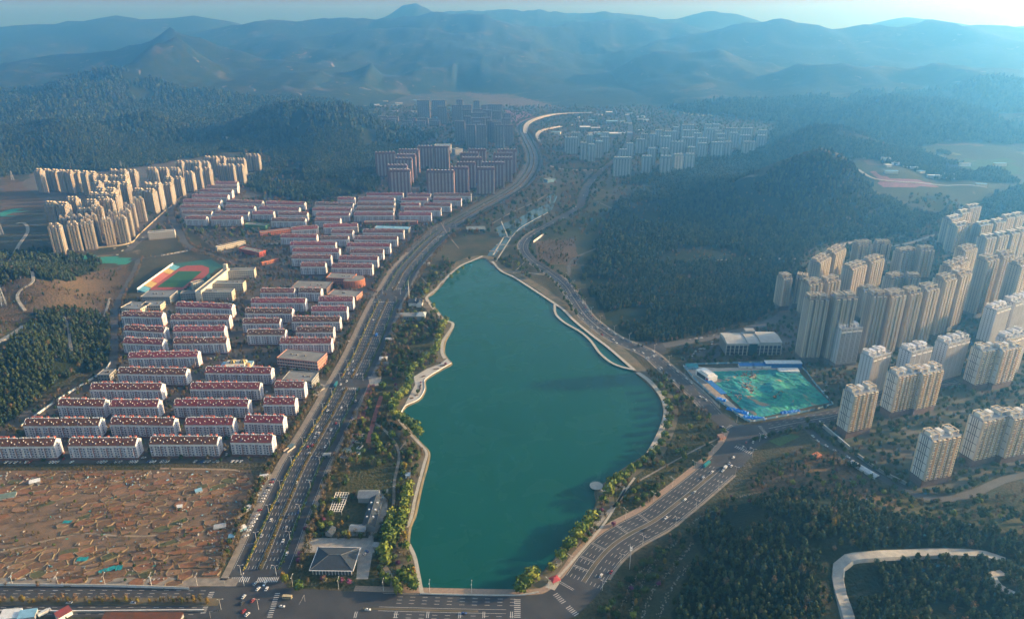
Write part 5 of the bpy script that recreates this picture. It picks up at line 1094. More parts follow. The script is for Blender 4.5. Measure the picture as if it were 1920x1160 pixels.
# bushes over the allotments
x, y = grid_pts(-520, -170, 440, 640, 6.5); k = in_px(x, y, '-10,880 470,880 480,920 440,1010 405,1085 -10,1105') & (fbm(x / 25, y / 25, 3, 8) > .02) & (rng.random(len(x)) < .75); add('bare', x[k], y[k], rng.uniform(.7, 1.7, k.sum())); k2 = ~k & in_px(x, y, '-10,880 470,880 480,920 440,1010 405,1085 -10,1105') & (rng.random(len(x)) < .07); add('green', x[k2], y[k2], rng.uniform(.8, 1.6, k2.sum()))
# willows and other trees that stand out along the shore: photo feet and radius
W = '868,505,3 858,514,3 846,523,3 803,540,3.5 797,552,4 812,578,3.5 818,588,3.5 838,604,4 833,612,5 829,620,5 826,630,5 823,640,5 820,650,5 818,660,5 812,668,5 800,676,5 790,684,5 778,692,5 770,700,5 767,712,5.5 768,724,5 765,735,5 757,742,5.5 748,752,5.5 741,764,6 736,772,6 740,783,5 750,790,5 760,797,5.5 769,803,5.5 778,810,6 785,820,5.5 762,820,4 726,752,4.5 720,730,4 735,822,4 705,832,5 712,842,4 769,915,4 765,928,5 763,940,5.5 761,955,5.5 759,968,5 756,980,5.5 752,992,5.5 748,1004,5 737,975,5 733,990,5.5 728,1003,5.5 738,1012,5.5 727,1020,5 722,1046,6 724,1058,5 762,1030,3.5 726,1095,4 744,1102,4 757,1088,5 768,1098,5.5 775,1106,4.5 748,1112,4 1131,944,4 1141,930,5.5 1146,914,5 1158,906,5 1170,898,4.5 1183,888,4.5 1197,878,4 1209,870,4 1222,858,4 1231,848,3.5 1239,836,4 1246,822,4 1251,806,4.5 1254,790,4.5 1255,774,4.5 1251,760,4 1246,744,4 1237,730,4 1108,978,5.5 1100,990,5.5 1090,1000,6 1083,1012,5.5 1074,1024,4.5 1065,1033,5 1053,1052,5 1034,1072,3.5 996,1092,6.5 988,1104,5.5 975,1112,5 978,1098,5 1003,1082,4.5 560,1105,4 535,1090,3'
x, y, r_ = arr([(*G(*map(float, a.split(',')[:2])), float(a.split(',')[2])) for a in W.split()]).T; add('willow', x, y, r_ * 1.08)
for s, kd, r0 in (('563,1040 560,1052 700,726 742,724 748,735 735,745 742,752 738,712 1128,960 1150,985 1105,1000 640,1090 655,1094 605,1086', 'blossom', 2.6), ('755,990 752,1005 760,1012 532,1088 1555,1048 1548,1056 775,1078 765,1085 655,1010 760,880', 'gold', 3.2)):
    x, y = arr(P(s)).T; add(kd, x, y, r0)
# the 300 broadleaf trees and 300 conifers that show largest stand on their own
ALL = []
for kd, ls in LIST.items():
    if ls:
        a = np.vstack(ls); a = a[(a[:, 1] > 345)]; z = T(a[:, 0], a[:, 1]); z = np.maximum(z, 0); px, py = proj(a[:, 0], a[:, 1], z); vis = (px > -60) & (px < 1980) & (py < 1230); a, z, px, py = a[vis], z[vis], px[vis], py[vis]
        show = a[:, 2] / np.sqrt(a[:, 0] ** 2 + a[:, 1] ** 2 + (H - z) ** 2) * ((px > 0) & (px < 1920) & (py < 1165)); ALL.append((kd, a, z, show))
def split_top(kinds, n):
    v = np.concatenate([s for k, _, _, s in ALL if k in kinds]); return np.sort(v)[-n] if len(v) > n else 0
CUT = {k: split_top([k2 for k2 in LEAF if k2 != 'pine'], 300) for k in LEAF}; CUT['pine'] = split_top(['pine'], 300)
TREE_TEXT = {'willow': ('willow_tree', 'bright yellow-green willow', 'tree', 'yellow-green willows'), 'green': ('broadleaf_tree', 'dull green leafy tree', 'tree', 'green leafy trees'), 'bare': ('budding_tree', 'brown budding tree', 'tree', 'brown budding trees'), 'pine': ('pine_tree', 'dark green pine on the hillside', 'pine tree', 'dark pines on the near hill'), 'blossom': ('blossom_tree', 'small purple-pink blossom tree', 'tree', 'purple blossom trees'), 'gold': ('golden_tree', 'slender golden-yellow tree', 'tree', 'golden trees')}
n_tree = {}
for kd, a, z, show in ALL:
    nm, ds, ct, gr = TREE_TEXT[kd]; top = np.flatnonzero(show >= CUT[kd]); rest = np.flatnonzero(show < CUT[kd]); n_tree[kd] = (len(top), len(rest))
    for i in top:
        t = thing(nm, (a[i, 0], a[i, 1], z[i]), float(rng.uniform(0, 6.28)), cat=ct, group=gr); s = float(a[i, 2]); t.scale = (s, s, s * float(rng.uniform(.85, 1.15))); v = int(rng.integers(0, 4))
        mk('crown', TREE[kd][v], t); mk('trunk', TRUNK[kd], t); describe(t, ds)
    scatter({'pine': 'pine_forest', 'willow': 'distant_willows', 'green': 'distant_foliage', 'bare': 'distant_undergrowth', 'blossom': 'distant_blossom', 'gold': 'distant_golden_foliage'}[kd], kd, np.stack([a[rest, 0], a[rest, 1], z[rest] - .1], 1), a[rest, 2], 'mass of ' + gr + ' covering the slopes and gaps beyond', 'forest' if kd == 'pine' else 'trees')
print('trees', n_tree)
# ---------------------------------------------------------------- vehicles
ROADS = [BLV, DAM, EAST, MALL, SITE, ESTE, SCH, NW]
def heading(x, y):
    best = (1e9, 0)
    for c in ROADS:
        d = np.linalg.norm(c - np.array([x, y]), axis=1); k = int(d.argmin())
        if d[k] < best[0]: j = min(k + 1, len(c) - 1); i = max(j - 1, 0); best = (d[k], math.atan2(*(c[j] - c[i])[::-1]))
    return best[1]
def car_body(m):
    b = MB(); pr = [(-2.25, .3), (2.2, .3), (2.28, .62), (1.95, .8), (.95, .92), (-1.9, .95), (-2.28, .8)]; W = .9
    n = len(pr)
    for k in range(n): j = (k + 1) % n; b.face([(pr[k][0], -W, pr[k][1]), (pr[k][0], W, pr[k][1]), (pr[j][0], W, pr[j][1]), (pr[j][0], -W, pr[j][1])])
    b.face([(p[0], -W, p[1]) for p in pr]); b.face([(p[0], W, p[1]) for p in pr[::-1]])
    b.face([(-1.25, -.66, 1.46), (.15, -.66, 1.46), (.15, .66, 1.46), (-1.25, .66, 1.46)]); b.mi(1)
    for x in (-1.4, 1.4):
        for s in (-1, 1):
            for k in range(8): a0, a1 = k * math.pi / 4, (k + 1) * math.pi / 4; b.face([(x + .33 * math.cos(a0), s * .92, .33 + .33 * math.sin(a0)), (x + .33 * math.cos(a1), s * .92, .33 + .33 * math.sin(a1)), (x + .33 * math.cos(a1), s * .7, .33 + .33 * math.sin(a1)), (x + .33 * math.cos(a0), s * .7, .33 + .33 * math.sin(a0))])
            b.face([(x + .33 * math.cos(k * math.pi / 4) , s * .92, .33 + .33 * math.sin(k * math.pi / 4)) for k in range(8)])
    return b.mesh('body', [m, M_dark])
def car_glass():
    b = MB(); lo = [(-1.85, -.84, .94), (1.0, -.84, .92), (1.0, .84, .92), (-1.85, .84, .94)]; hi = [(-1.25, -.66, 1.45), (.15, -.66, 1.45), (.15, .66, 1.45), (-1.25, .66, 1.45)]
    for k in range(4): j = (k + 1) % 4; b.face([lo[k], lo[j], hi[j], hi[k]])
    return b.mesh('window', mat('car_glass', (.03, .035, .04), .2, spec=.5))
CARC = {'white': (.74, .74, .72), 'silver': (.42, .43, .44), 'dark grey': (.06, .062, .068), 'red': (.34, .02, .02), 'blue': (.04, .09, .26)}
CARM = {k: car_body(mat('car_' + k.replace(' ', '_'), c, .35, spec=.5)) for k, c in CARC.items()}; CARG = car_glass()
def car(px, py, col=None, rot=None, where='on the road'):
    x, y = G(px, py); col = col or random.choices(list(CARC), (58, 16, 16, 6, 4))[0]
    h = heading(x, y) + math.pi * random.randrange(2) if rot is None else rot
    t = thing('parked_car' if 'parked' in where else 'car', (x, y, .1), h, cat='car', group='cars ' + where); mk('body', CARM[col], t); mk('window', CARG, t); describe(t, f'{col} car {where}')
for s, wh in (('525,943 540,969 537,989 531,1014 538,1038 560,960 647,694 653,693 663,694 642,704 639,721 654,700 669,703 692,709 614,770 618,772 623,786 630,794 595,800 621,806 593,812 598,812 667,752 660,784 610,837 603,842 616,759 685,630 714,583 662,678 652,693 818,449 821,447 824,444 827,443 899,401 880,412 905,396 934,379 941,376 946,373 949,371 956,369 964,365 972,360 980,355 907,383 876,397 879,396 896,404 902,401 700,600 736,540 760,520 775,505 790,490 748,530 640,765 590,820 577,838 565,880 556,905 508,975 490,1005 650,715 705,575 990,328 985,335 998,318 1004,310 1000,296 990,275 994,283 988,268 984,256 976,350 966,358 1001,322', 'on the boulevard'),
              ('500,1104 496,1095', 'crossing the south junction'), ('529,1137 690,1143 870,1150 130,1130 250,1130 1127,1079 1209,993 1249,971 1302,923 1284,937 1393,838 1375,858 1367,869 1371,874 1360,877 1355,883 1359,878 1146,1073 1318,896 1335,885', 'on the dam road'),
              ('1399,830 1412,829 1437,820 1407,841 1313,744 1324,750 1351,800 1355,801 1240,690', 'around the east junction'), ('1047,413 1056,409 1037,419 1022,426 1002,439 995,443 988,448 978,456 973,467 984,489 1007,497 1014,437 1036,424 1075,391 1080,388 1094,367 1105,352 1115,338 1130,320 1205,662 1225,668 1150,637 1120,615 1090,588 1070,555', 'on the east lake road'),
              ('1524,818 1533,827 1549,836 1565,845 1570,846 1590,857 1640,889 1525,700 1532,707 1540,712 1550,723 1545,733 1552,740 1560,746', 'parked on the estate lane'), ('1293,637 1305,635 1315,634 1327,631 1338,629 1347,627 1360,626 1372,623', 'parked beside the mall road')):
    for a in s.split(): car(*map(float, a.split(',')), where=wh)
car(474, 1126, 'red', 1.2, 'crossing the south junction'); car(457, 1146, 'red', 1.2, 'crossing the south junction'); car(479, 1094, None, 1.2, 'crossing the south junction'); car(484, 1104, 'white', 1.2, 'crossing the south junction'); car(457, 1119, 'white', 1.3, 'crossing the south junction'); car(454, 1131, 'dark grey', 1.3, 'crossing the south junction'); car(464, 1152, 'white', 1.1, 'crossing the south junction'); car(586, 835, 'red', None, 'on the boulevard')
for x in list(range(12, 40, 9)) + [50, 56] + list(range(96, 112, 6)) + [135, 186, 192, 198, 218, 226, 246, 251, 256, 278, 284, 290, 304, 309, 314, 366, 372, 380, 386, 392, 403, 410, 436, 444, 452]: car(x, 866 - (x - 200) * .004, None, 1.15, 'parked before the front blocks')
for i in range(9): f = i / 8; car(497 - 22 * f, 897 + 42 * f, None, .2, 'parked in the car park'); car(512 - 22 * f, 899 + 42 * f, None, .2, 'parked in the car park')
for i in range(7): car(487 - i * 4.2, 958 + i * 7.5 + random.uniform(-2, 2), None, .5, 'parked on rough ground')
for i in range(22): f = i / 21; p = offset(EAST, 9.2)[int(20 + f * 62)]; q = proj(p[0], p[1], 0); car(*q, where='parked on the east road outer kerb')
for i in range(14): f = i / 13; p = offset(EAST, -9.2)[int(22 + f * 66)]; q = proj(p[0], p[1], 0); car(*q, where='parked along the lakeside kerb')
for i in range(5):
    for j in range(4): 
        if random.random() < .8: car(1296 + i * 9 + j * 4, 668 - i * 4.6 - j * 4.5, None, .5, 'parked in front of the mall')
for a in '410,692 420,675 428,681 505,660 515,655 524,655 395,673 403,671 588,690 592,684 600,676 583,697 1452,655 1462,662 1440,664 700,545 706,548 715,546 672,560 678,557 310,700 316,707 322,712 490,705 497,708 312,735 345,735 500,735 200,800 338,800 442,800 446,808 120,860 270,858 425,852 421,842 628,640 634,632 652,640 660,595 676,1030 683,1040 688,1034 575,1011 580,850 1475,660 1482,668'.split(): car(*map(float, a.split(',')), None, random.uniform(0, 3), 'parked between the buildings')
for a in '250,440 262,452 285,420 300,405 311,398 290,415 296,398 240,462 268,446 230,470 220,478 215,466 330,395'.split(): car(*map(float, a.split(',')), None, random.uniform(.3, 1), 'parked along the north-west street')
def long_vehicle(name, px, py, L, Hh, col, label, cat, rot=None, cab=False):
    x, y = G(px, py); t = thing(name, (x, y, .1), heading(x, y) if rot is None else rot, cat=cat, label=label); b = MB(); X = L / 2
    b.box(-X, -1.25, .45, X - (1.9 if cab else 0), 1.25, Hh, True)
    if cab: b.box(X - 1.8, -1.2, .45, X, 1.2, Hh * .8, True)
    b.obj('body', mat(name + '_paint_%d' % px, col, .4, spec=.5), t); g = MB()
    for s in (-1, 1): g.box(-X + .6 if not cab else X - 1.4, min(s * 1.25, s * 1.29), 1.5, X - .5, max(s * 1.25, s * 1.29), min(2.4, Hh - .5))
    g.box(X, -1.1, 1.3, X + .04, 1.1, min(2.5, Hh * .8 - .2)); g.obj('window', M_glass, t); g = MB()
    for x_ in (-X * .6, X * .65):
        for s in (-1, 1): g.box(x_ - .48, s * 1.26 - .15, 0, x_ + .48, s * 1.26 + .15, .95)
    g.obj('wheel', M_dark, t)
long_vehicle('bus', 630, 722, 11, 3.1, (.03, .22, .26), 'teal bus at the west side of the boulevard crossing', 'bus'); long_vehicle('bus', 1325, 872, 11, 3.1, (.02, .24, .26), 'teal bus at the lakeside kerb south of the east crossroads', 'bus')
long_vehicle('minibus', 539, 1121, 7.5, 2.8, (.50, .40, .22), 'cream and yellow minibus leaving the south crossroads eastward', 'minibus'); long_vehicle('truck', 706, 629, 8, 3.0, (.02, .13, .50), 'blue lorry on the boulevard beside the lakeside park', 'truck', cab=True); long_vehicle('truck', 84, 1150, 9, 3, (.6, .6, .58), 'white lorry in the yard south of the cross street', 'truck', .9, True)
long_vehicle('van', 1360, 877, 5.5, 2.3, (.6, .6, .58), 'white van queuing south of the east crossroads', 'van', None, True)

# ---------------------------------------------------------------- street furniture
def lamp_meshes():
    a = MB(); a.cyl(0, 0, 0, 10, .16, .09, 6); b = MB(); b.bar((0, 0, 9.9), (2.4, 0, 10.7), .06); b.bar((0, 0, 9.5), (-1.2, 0, 10.2), .05); c = MB(); c.box(2.1, -.2, 10.6, 3.3, .2, 10.8, True); d = MB(); d.box(-1.9, -.18, 10.1, -1.0, .18, 10.28, True)
    return a.mesh('pole', M_heater), b.mesh('arm', M_heater), c.mesh('lamp_head', M_heater), d.mesh('lamp_head', M_heater)
LAMP = lamp_meshes()
def lamps(c, d, st, where, turn):
    p = offset(c, d); i = 0; s = np.concatenate([[0], np.cumsum(np.linalg.norm(np.diff(c, axis=0), axis=1))])
    for q in np.arange(st / 2, s[-1], st):
        k = min(int(np.searchsorted(s, q)), len(p) - 2); x, y = p[k]; px, py = proj(x, y, 0)
        if not (-10 < px < 1930 and py < 1170): continue
        t_ = c[k + 1] - c[k]; t = thing('street_lamp', (x, y, .1), math.atan2(t_[1], t_[0]) + turn, cat='street lamp', group='street lamps ' + where)
        for m in LAMP: mk(m.name.split('.')[0], m, t)
        describe(t, 'lamp ' + where)
lamps(BLV[:190], -13.2, 38, 'on the west hedge line', -1.57); lamps(BLV[:190], 16.2, 38, 'on the east hedge line', 1.57); lamps(DAM[_i[0]:], 17.2, 36, 'on the lake side of the dam road', -1.57) if False else None
lamps(DAM, -17.5, 38, 'on the outer dam road', 1.57); lamps(DAM[_i[0] + 8:], 17.3, 38, 'on the inner dam road', -1.57); lamps(EAST[:90], 11.5, 40, 'on the east lake road', -1.57)
def gantry(px, py, reach, rot, label):
    t = thing('signal_gantry', (*G(px, py), 0), rot, label=label, cat='traffic signal'); a = MB(); a.cyl(0, 0, 0, 7, .16, .12, 6); a.obj('pole', M_steel, t); a = MB(); a.bar((0, 0, 6.8), (reach, 0, 7), .09); a.obj('arm', M_steel, t)
    for k in range(3): a = MB(); a.box(reach * (.45 + .22 * k) - .25, -.15, 6.4, reach * (.45 + .22 * k) + .25, .15, 7.6, True); a.obj('signal_head', M_dark, t)
for v in ((452, 1032, 13, .1, 'signal arm over the southbound boulevard lanes before the south crossroads'), (572, 1127, 10, -1.7, 'signal arm over the dam road at its west end'), (422, 1098, 6, .3, 'short signal arm by the west zebra of the south crossroads'), (395, 1158, 8, .1, 'dark signal arm at the foot of the south crossroads'), (598, 815, 12, .2, 'sign arm over the boulevard by the brown reservation'), (1398, 850, 10, 2.2, 'signal arm on the south side of the east crossroads')): gantry(*v)
t = thing('mast', (*G(767, 558), 0), cat='mast', label='tall white mast with green fittings at the boulevard junction'); a = MB(); a.cyl(0, 0, 0, 30, .7, .35, 8); a.obj('pole', M_heater, t); a = MB()
for z in (22, 25, 28): a.box(-1.8, -.2, z, 1.8, .2, z + .5, True); a.box(-.2, -1.8, z + .01, .2, 1.8, z + .49, True)
a.obj('fitting', mat('green_fitting', (.2, .45, .12), .6), t, kind='stuff'); a = MB(); a.cyl(0, 0, 30, 33, .12, .05, 5); a.obj('spike', M_heater, t)
t = thing('communication_pole', (*GT(1180, 1069)[:2], GT(1180, 1069)[2]), cat='mast', label='slim telecom pole with antennas above the dam road bend'); a = MB(); a.cyl(0, 0, 0, 24, .35, .2, 6); a.obj('pole', M_steel, t)
for z in (20, 22.4):
    a = MB(); a.cyl(0, 0, z, z + .2, 1.0, n=8)
    for k in range(3): a.box(math.cos(k * 2.1) - .15, math.sin(k * 2.1) - .15, z, math.cos(k * 2.1) + .15, math.sin(k * 2.1) + .15, z + 1.8)
    a.obj('antenna_ring', M_heater, t)
def pylon(px, py, h, label):
    x, y, z = GT(px, py); t = thing('power_pylon', (x, y, z - .5), .4, cat='pylon', label=label); a = MB()
    f = lambda sx, sy, q: (sx * (3.2 - 2.6 * q), sy * (3.2 - 2.6 * q), h * q)
    for sx in (-1, 1):
        for sy in (-1, 1): a.bar(f(sx, sy, 0), f(sx, sy, 1), .14)
    for k in range(6):
        q0, q1 = k / 6, (k + 1) / 6
        for (s0, s1) in (((-1, -1), (1, -1)), ((1, -1), (1, 1)), ((1, 1), (-1, 1)), ((-1, 1), (-1, -1))): a.bar(f(*s0, q0), f(*s1, q1), .09); a.bar(f(*s1, q0), f(*s0, q1), .09)
    a.obj('lattice', M_steel, t, kind='stuff'); 
    for z_ in (.72, .84, .96): a = MB(); a.bar((-6 + z_ * 2, 0, h * z_), (6 - z_ * 2, 0, h * z_), .14); a.obj('cross_arm', M_steel, t)
pylon(8, 572, 34, 'grey lattice pylon on the brown western hill'); pylon(4, 440, 30, 'grey lattice pylon beside the western hill track'); pylon(228, 318, 26, 'distant white pylon on the slope above the beige towers'); pylon(24, 338, 26, 'distant white pylon left of the beige towers'); pylon(1158, 205 + 30, 30, 'distant pylon beyond the flyover sheds')

# ---------------------------------------------------------------- allotments
al = sheet('allotment_ground', '-60,882 470,880 482,915 462,960 440,1010 412,1080 395,1096 355,1102 -60,1098', M_soil, .04)
SOIL = [mat('plot_soil_' + n, c, .95, c2, .5, bump=.4) for n, c, c2 in (('red', (.25, .112, .055), (.17, .082, .044)), ('brown', (.165, .092, .052), (.11, .07, .042)), ('tan', (.26, .145, .08), (.18, .11, .065)), ('weedy', (.10, .10, .045), (.07, .075, .035)))]
M_bank = mat('plot_bank', (.235, .165, .098), .95, (.10, .09, .05), .25)
AX, AY = [], []
r = np.random.default_rng(4); made = 0
cen = [(-500 + i * 16.0 + (j % 2) * 7 + r.uniform(-4, 4), 458 + j * 9.2 + r.uniform(-2, 2)) for j in range(18) for i in range(21)]
cen = arr(cen); ka = in_px(cen[:, 0], cen[:, 1], '-25,890 462,888 470,915 450,955 425,1010 400,1075 350,1094 -25,1088') & (fbm(cen[:, 0] / 30, cen[:, 1] / 30, 2, 15) > -.38); cen = cen[ka]; print('plots', len(cen))
r.shuffle(cen)
for (x, y) in cen[:295]:
    n = 7; a0 = .35 + r.normal(0, .2); L, W = r.uniform(6.0, 9.8), r.uniform(3.2, 5.4); top = []; rim = []; out = []; hgt = r.uniform(.1, .7)
    for k in range(n):
        a = 2 * math.pi * k / n + r.uniform(-.25, .25); q = r.uniform(.85, 1.15); u, v = L * q * np.sign(math.cos(a)) * abs(math.cos(a)) ** .6, W * q * np.sign(math.sin(a)) * abs(math.sin(a)) ** .6
        f = lambda e: (x + u * e * math.cos(a0) - v * e * math.sin(a0), y + u * e * math.sin(a0) + v * e * math.cos(a0)); top.append(f(.88)); rim.append(f(.96)); out.append(f(1.06))
    b = MB(); b.face([(*p, .1 + hgt) for p in top]); b.mi(1 if r.random() < .6 else 2)
    for k in range(n):
        j = (k + 1) % n; e = .32 if b.cur == 1 else .05
        b.face([(*rim[k], .1 + hgt + e), (*rim[j], .1 + hgt + e), (*top[j], .1 + hgt), (*top[k], .1 + hgt)]); b.face([(*out[k], 0), (*out[j], 0), (*rim[j], .1 + hgt + e), (*rim[k], .1 + hgt + e)])
    b.obj('garden_plot', [SOIL[r.choice(4, p=(.36, .3, .24, .1))], M_bank, SOIL[1]], al)
for s, wd in (('-20,1040 60,1020 150,1000 200,1003 260,1005 320,1003 350,1020 380,1025 420,1018 445,990', 2.4), ('476,920 465,900 450,884 420,880 300,878', 3), ('470,925 458,950 445,985 425,1020', 6)): road('track', P(s), wd, mat('track_dust', (.30, .225, .15), .95, (.24, .18, .12), .3), .22)
db = MB(); r = np.random.default_rng(12); n = 0
while n < 480:
    px, py = r.uniform(-10, 475), r.uniform(882, 1095)
    if not in_px(*[np.array([c]) for c in G(px, py)], '-10,884 465,884 478,915 440,1000 405,1080 350,1096 -10,1094')[0]: continue
    wgt = max(.12, 1 - abs(py - 888) / 30, 1 - abs(px - 420) / 60, .7 if (fbm(np.array([px / 30]), np.array([py / 18]), 2, 5)[0] > .25) else 0)
    if r.random() > wgt: continue
    x, y = G(px, py); db.mi(r.choice(5, p=(.3, .26, .3, .08, .06))); db.rbox(x, y, .1, r.uniform(.4, 2.6), r.uniform(.3, 1.1), r.uniform(.3, 1.5), r.uniform(0, 3)); n += 1
db.obj('debris', [mat('scrap_pale', (.40, .39, .36), .8), M_greyw, M_wood, M_lblue, mat('scrap_teal', (.05, .25, .22), .8)], kind='stuff', label='scattered boards, sheets and rubble over the allotments', cat='debris')
def hut(name, px, py, L, D, h, rot, wall, roof, label, cat='hut', rise=.8):
    x, y = G(px, py); t = thing(name, (x, y, .05), rot, label=label, cat=cat); a = MB(); a.box(-L / 2, -D / 2, 0, L / 2, D / 2, h); a.obj('wall', wall, t); a = MB(); o = .3
    a.face([(-L / 2 - o, -D / 2 - o, h - .02), (L / 2 + o, -D / 2 - o, h - .02), (L / 2 + o, D / 2 + o, h + rise), (-L / 2 - o, D / 2 + o, h + rise)]); a.face([(-L / 2 - o, -D / 2 - o, h - .2), (L / 2 + o, -D / 2 - o, h - .2), (L / 2 + o, -D / 2 - o, h - .02), (-L / 2 - o, -D / 2 - o, h - .02)]); a.face([(L / 2, -D / 2, h), (L / 2, D / 2, h), (L / 2, D / 2, h + rise - .1)]); a.face([(-L / 2, D / 2, h), (-L / 2, -D / 2, h), (-L / 2, D / 2, h + rise - .1)]); a.obj('roof', roof, t); a = MB(); a.box(-.5, -D / 2 - .05, 0, .5, -D / 2, 1.9); a.obj('door', M_dark, t); footprint(x, y, L, D, rot)
for v in (('garden_hut', 66, 905, 9, 5, 2.4, .5, M_greyw, M_heater, 'pale-roofed shack near the top left of the allotments'), ('garden_hut', 15, 932, 14, 7, 2.2, .4, M_greyw, mat('net_roof', (.14, .2, .17), .9), 'wide dark net-roofed shelter at the west edge of the allotments'), ('garden_hut', 413, 990, 10, 5, 2.5, .3, M_greyw, mat('panel_roof', (.45, .45, .44), .5), 'shed with pale panelled roof near the dusty allotment track'), ('garden_hut', 455, 992, 6, 4, 2.5, .7, M_lblue, M_heater, 'small white hut by the boulevard fence of the allotments'), ('garden_hut', 435, 1008, 5, 4, 2.3, .2, M_greyw, M_lblue, 'small pale blue hut at the bend of the dusty track'), ('garden_hut', 496, 897, 8, 6, 2.8, .3, M_heater, M_heater, 'white cabin at the head of the allotment car park'), ('garden_hut', 373, 922, 6, 4, 2.2, .6, M_greyw, M_lblue, 'blue-roofed hut among plots by the car park track'), ('garden_hut', 337, 952, 5, 3, 2, .2, M_greyw, M_heater, 'low white hut in the middle of the allotments'), ('garden_hut', 465, 955, 7, 4, 2.6, 1.0, M_greyw, M_heater, 'pale shed at the foot of the car park'),
          ('park_hut', 765, 893, 5, 4, 2.8, .1, M_heater, M_heater, 'small white hut by the lakeside footpath'), ('park_hut', 707, 1026, 6, 5, 3, 0, M_greyw, M_greyw, 'small grey hut behind the courtyard forecourt'), ('park_hut', 1352, 821, 7, 6, 3, .4, M_pink, M_brick, 'small brown kiosk at the lakeside corner of the east crossroads'), ('hill_hut', 1531, 857, 9, 6, 3, .6, M_orange, M_orange, 'orange-roofed hut on the brown slope above the pines')): hut(*v)
for px, py, L, W, rt, lb in ((155, 1049, 9, 5, .2, 'small round teal tarpaulin on the red plots'), (201, 1069, 13, 5, .6, 'long blue-teal tarpaulin laid over a sloping plot'), (224, 1065, 5, 6, .3, 'short green-teal tarpaulin next to the long one'), (127, 979, 8, 4, .2, 'dark teal tarpaulin among brown bushes')):
    x, y = G(px, py); t = thing('tarpaulin', (x, y, .7), rt, cat='tarpaulin', label=lb); a = MB(); n = 8; zz = r.uniform(.1, .5, (n + 1, 4))
    for i in range(n):
        for j in range(3): a.face([(-L / 2 + L * (i + u) / n, -W / 2 + W * (j + v) / 3 + .5 * math.sin((i + u) * .8), zz[i + u, j + v]) for u, v in ((0, 0), (1, 0), (1, 1), (0, 1))])
    a.obj('sheet', mat('teal_tarp', (.02, .24, .26), .6), t)
def wall(name, pts, h, th, m, label, coping=None, z=0.0, cat='wall'):
    p = smooth(pts, 4); t = thing(name, (*p[len(p) // 2], z), cat=cat, label=label); a = MB(); A, B = offset(p, -th / 2), offset(p, th / 2)
    a.strip(A, B, h); a.strip(B, B, h, -1); a.strip(A, A, -1, h); a.face([(*A[0], -1), (*B[0], -1), (*B[0], h), (*A[0], h)]); local(a, t).obj('wall_body', m, t)
    if coping: a = MB(); A, B = offset(p, -th / 2 - .15), offset(p, th / 2 + .15); a.strip(A, B, h + .25); a.strip(B, B, h + .25, h); a.strip(A, A, h, h + .25); local(a, t).obj('coping', coping, t)
wall('boundary_wall', P('-30,1097 100,1098 230,1100 355,1104'), 2.2, .4, M_whiteR, 'long white wall along the south edge of the allotments', M_stone)
wall('boundary_wall', P('-10,1146 120,1147 250,1146 383,1145'), 1.6, .4, M_stone, 'pale low wall south of the tree-lined cross street', M_whiteR)
wall('lake_parapet', P('788,1113 850,1115 966,1116 1010,1110'), 1.1, .4, M_whiteR, 'white parapet along the dam above the lake', M_stone); wall('retaining_wall', P('1000,455 1012,446 1022,438'), 4, .6, M_whiteR, 'short white wall inside the bend of the east lake road', M_stone)
wall('retaining_wall', P('1535,795 1560,816 1592,843'), 4.5, .6, M_stone, 'pale stone wall between estate lane and panelled towers', M_whiteR); wall('retaining_wall', P('1607,855 1650,885 1700,910'), 3.5, .6, M_greyw, 'grey wall above the long white tent', M_stone)
wall('estate_wall', P('40,800 110,750 190,700 208,680'), 2.5, .4, M_whiteR, 'pale wall at the west edge of the estate', M_lblue); wall('school_wall', P('302,480 330,475 352,471'), 2.4, .4, M_whiteR, 'white wall north of the running track', M_stone); wall('boundary_wall', P('100,478 160,468 240,458 262,440 300,405 340,370'), 2.5, .4, mat('ochre_wall', (.46, .36, .22), .9), 'ochre wall curving round the beige towers', M_cream)
for s in ('1183,1150 1200,1100 1230,1055 1275,1010', '1205,1160 1225,1110 1262,1062 1300,1020', '1160,1150 1185,1095 1222,1050', '1235,1160 1255,1110 1290,1060', '1290,985 1330,962 1380,935 1420,925'):
    p = resample(smooth(PT(s), 3), 1.3); a = MB(); q = p + rng.normal(0, 1.1, p.shape); zz = T(q[:, 0], q[:, 1])
    for k in range(len(q)): a.rbox(q[k, 0], q[k, 1], zz[k] - .3, random.uniform(.5, 1.6), random.uniform(.4, 1.1), random.uniform(.5, 1.1), random.uniform(0, 3))
    a.obj('terrace_stones', mat('rubble_stone', (.26, .24, .21), .9, (.17, .155, .135), .8), kind='stuff', label='row of rough terrace stones on the dark slope', cat='terrace stones')
# yard sheds in the near corner
for v in (('shed', 268, 1163, 60, 8, 3, 0, M_greyw, M_redroof, 'long red-roofed shed south of the cross street'), ('shed', 22, 1157, 14, 8, 3.4, .1, M_lblue, M_heater, 'pale shed with white roof in the corner yard'), ('shed', 54, 1158, 12, 7, 4, .2, M_greyw, M_lblue, 'blue-roofed shed in the corner yard'), ('shed', 121, 1155, 10, 6, 4, .9, M_heater, M_redroof, 'small white shed with red end by the yard lorry')): hut(*v, cat='shed', rise=1.6)

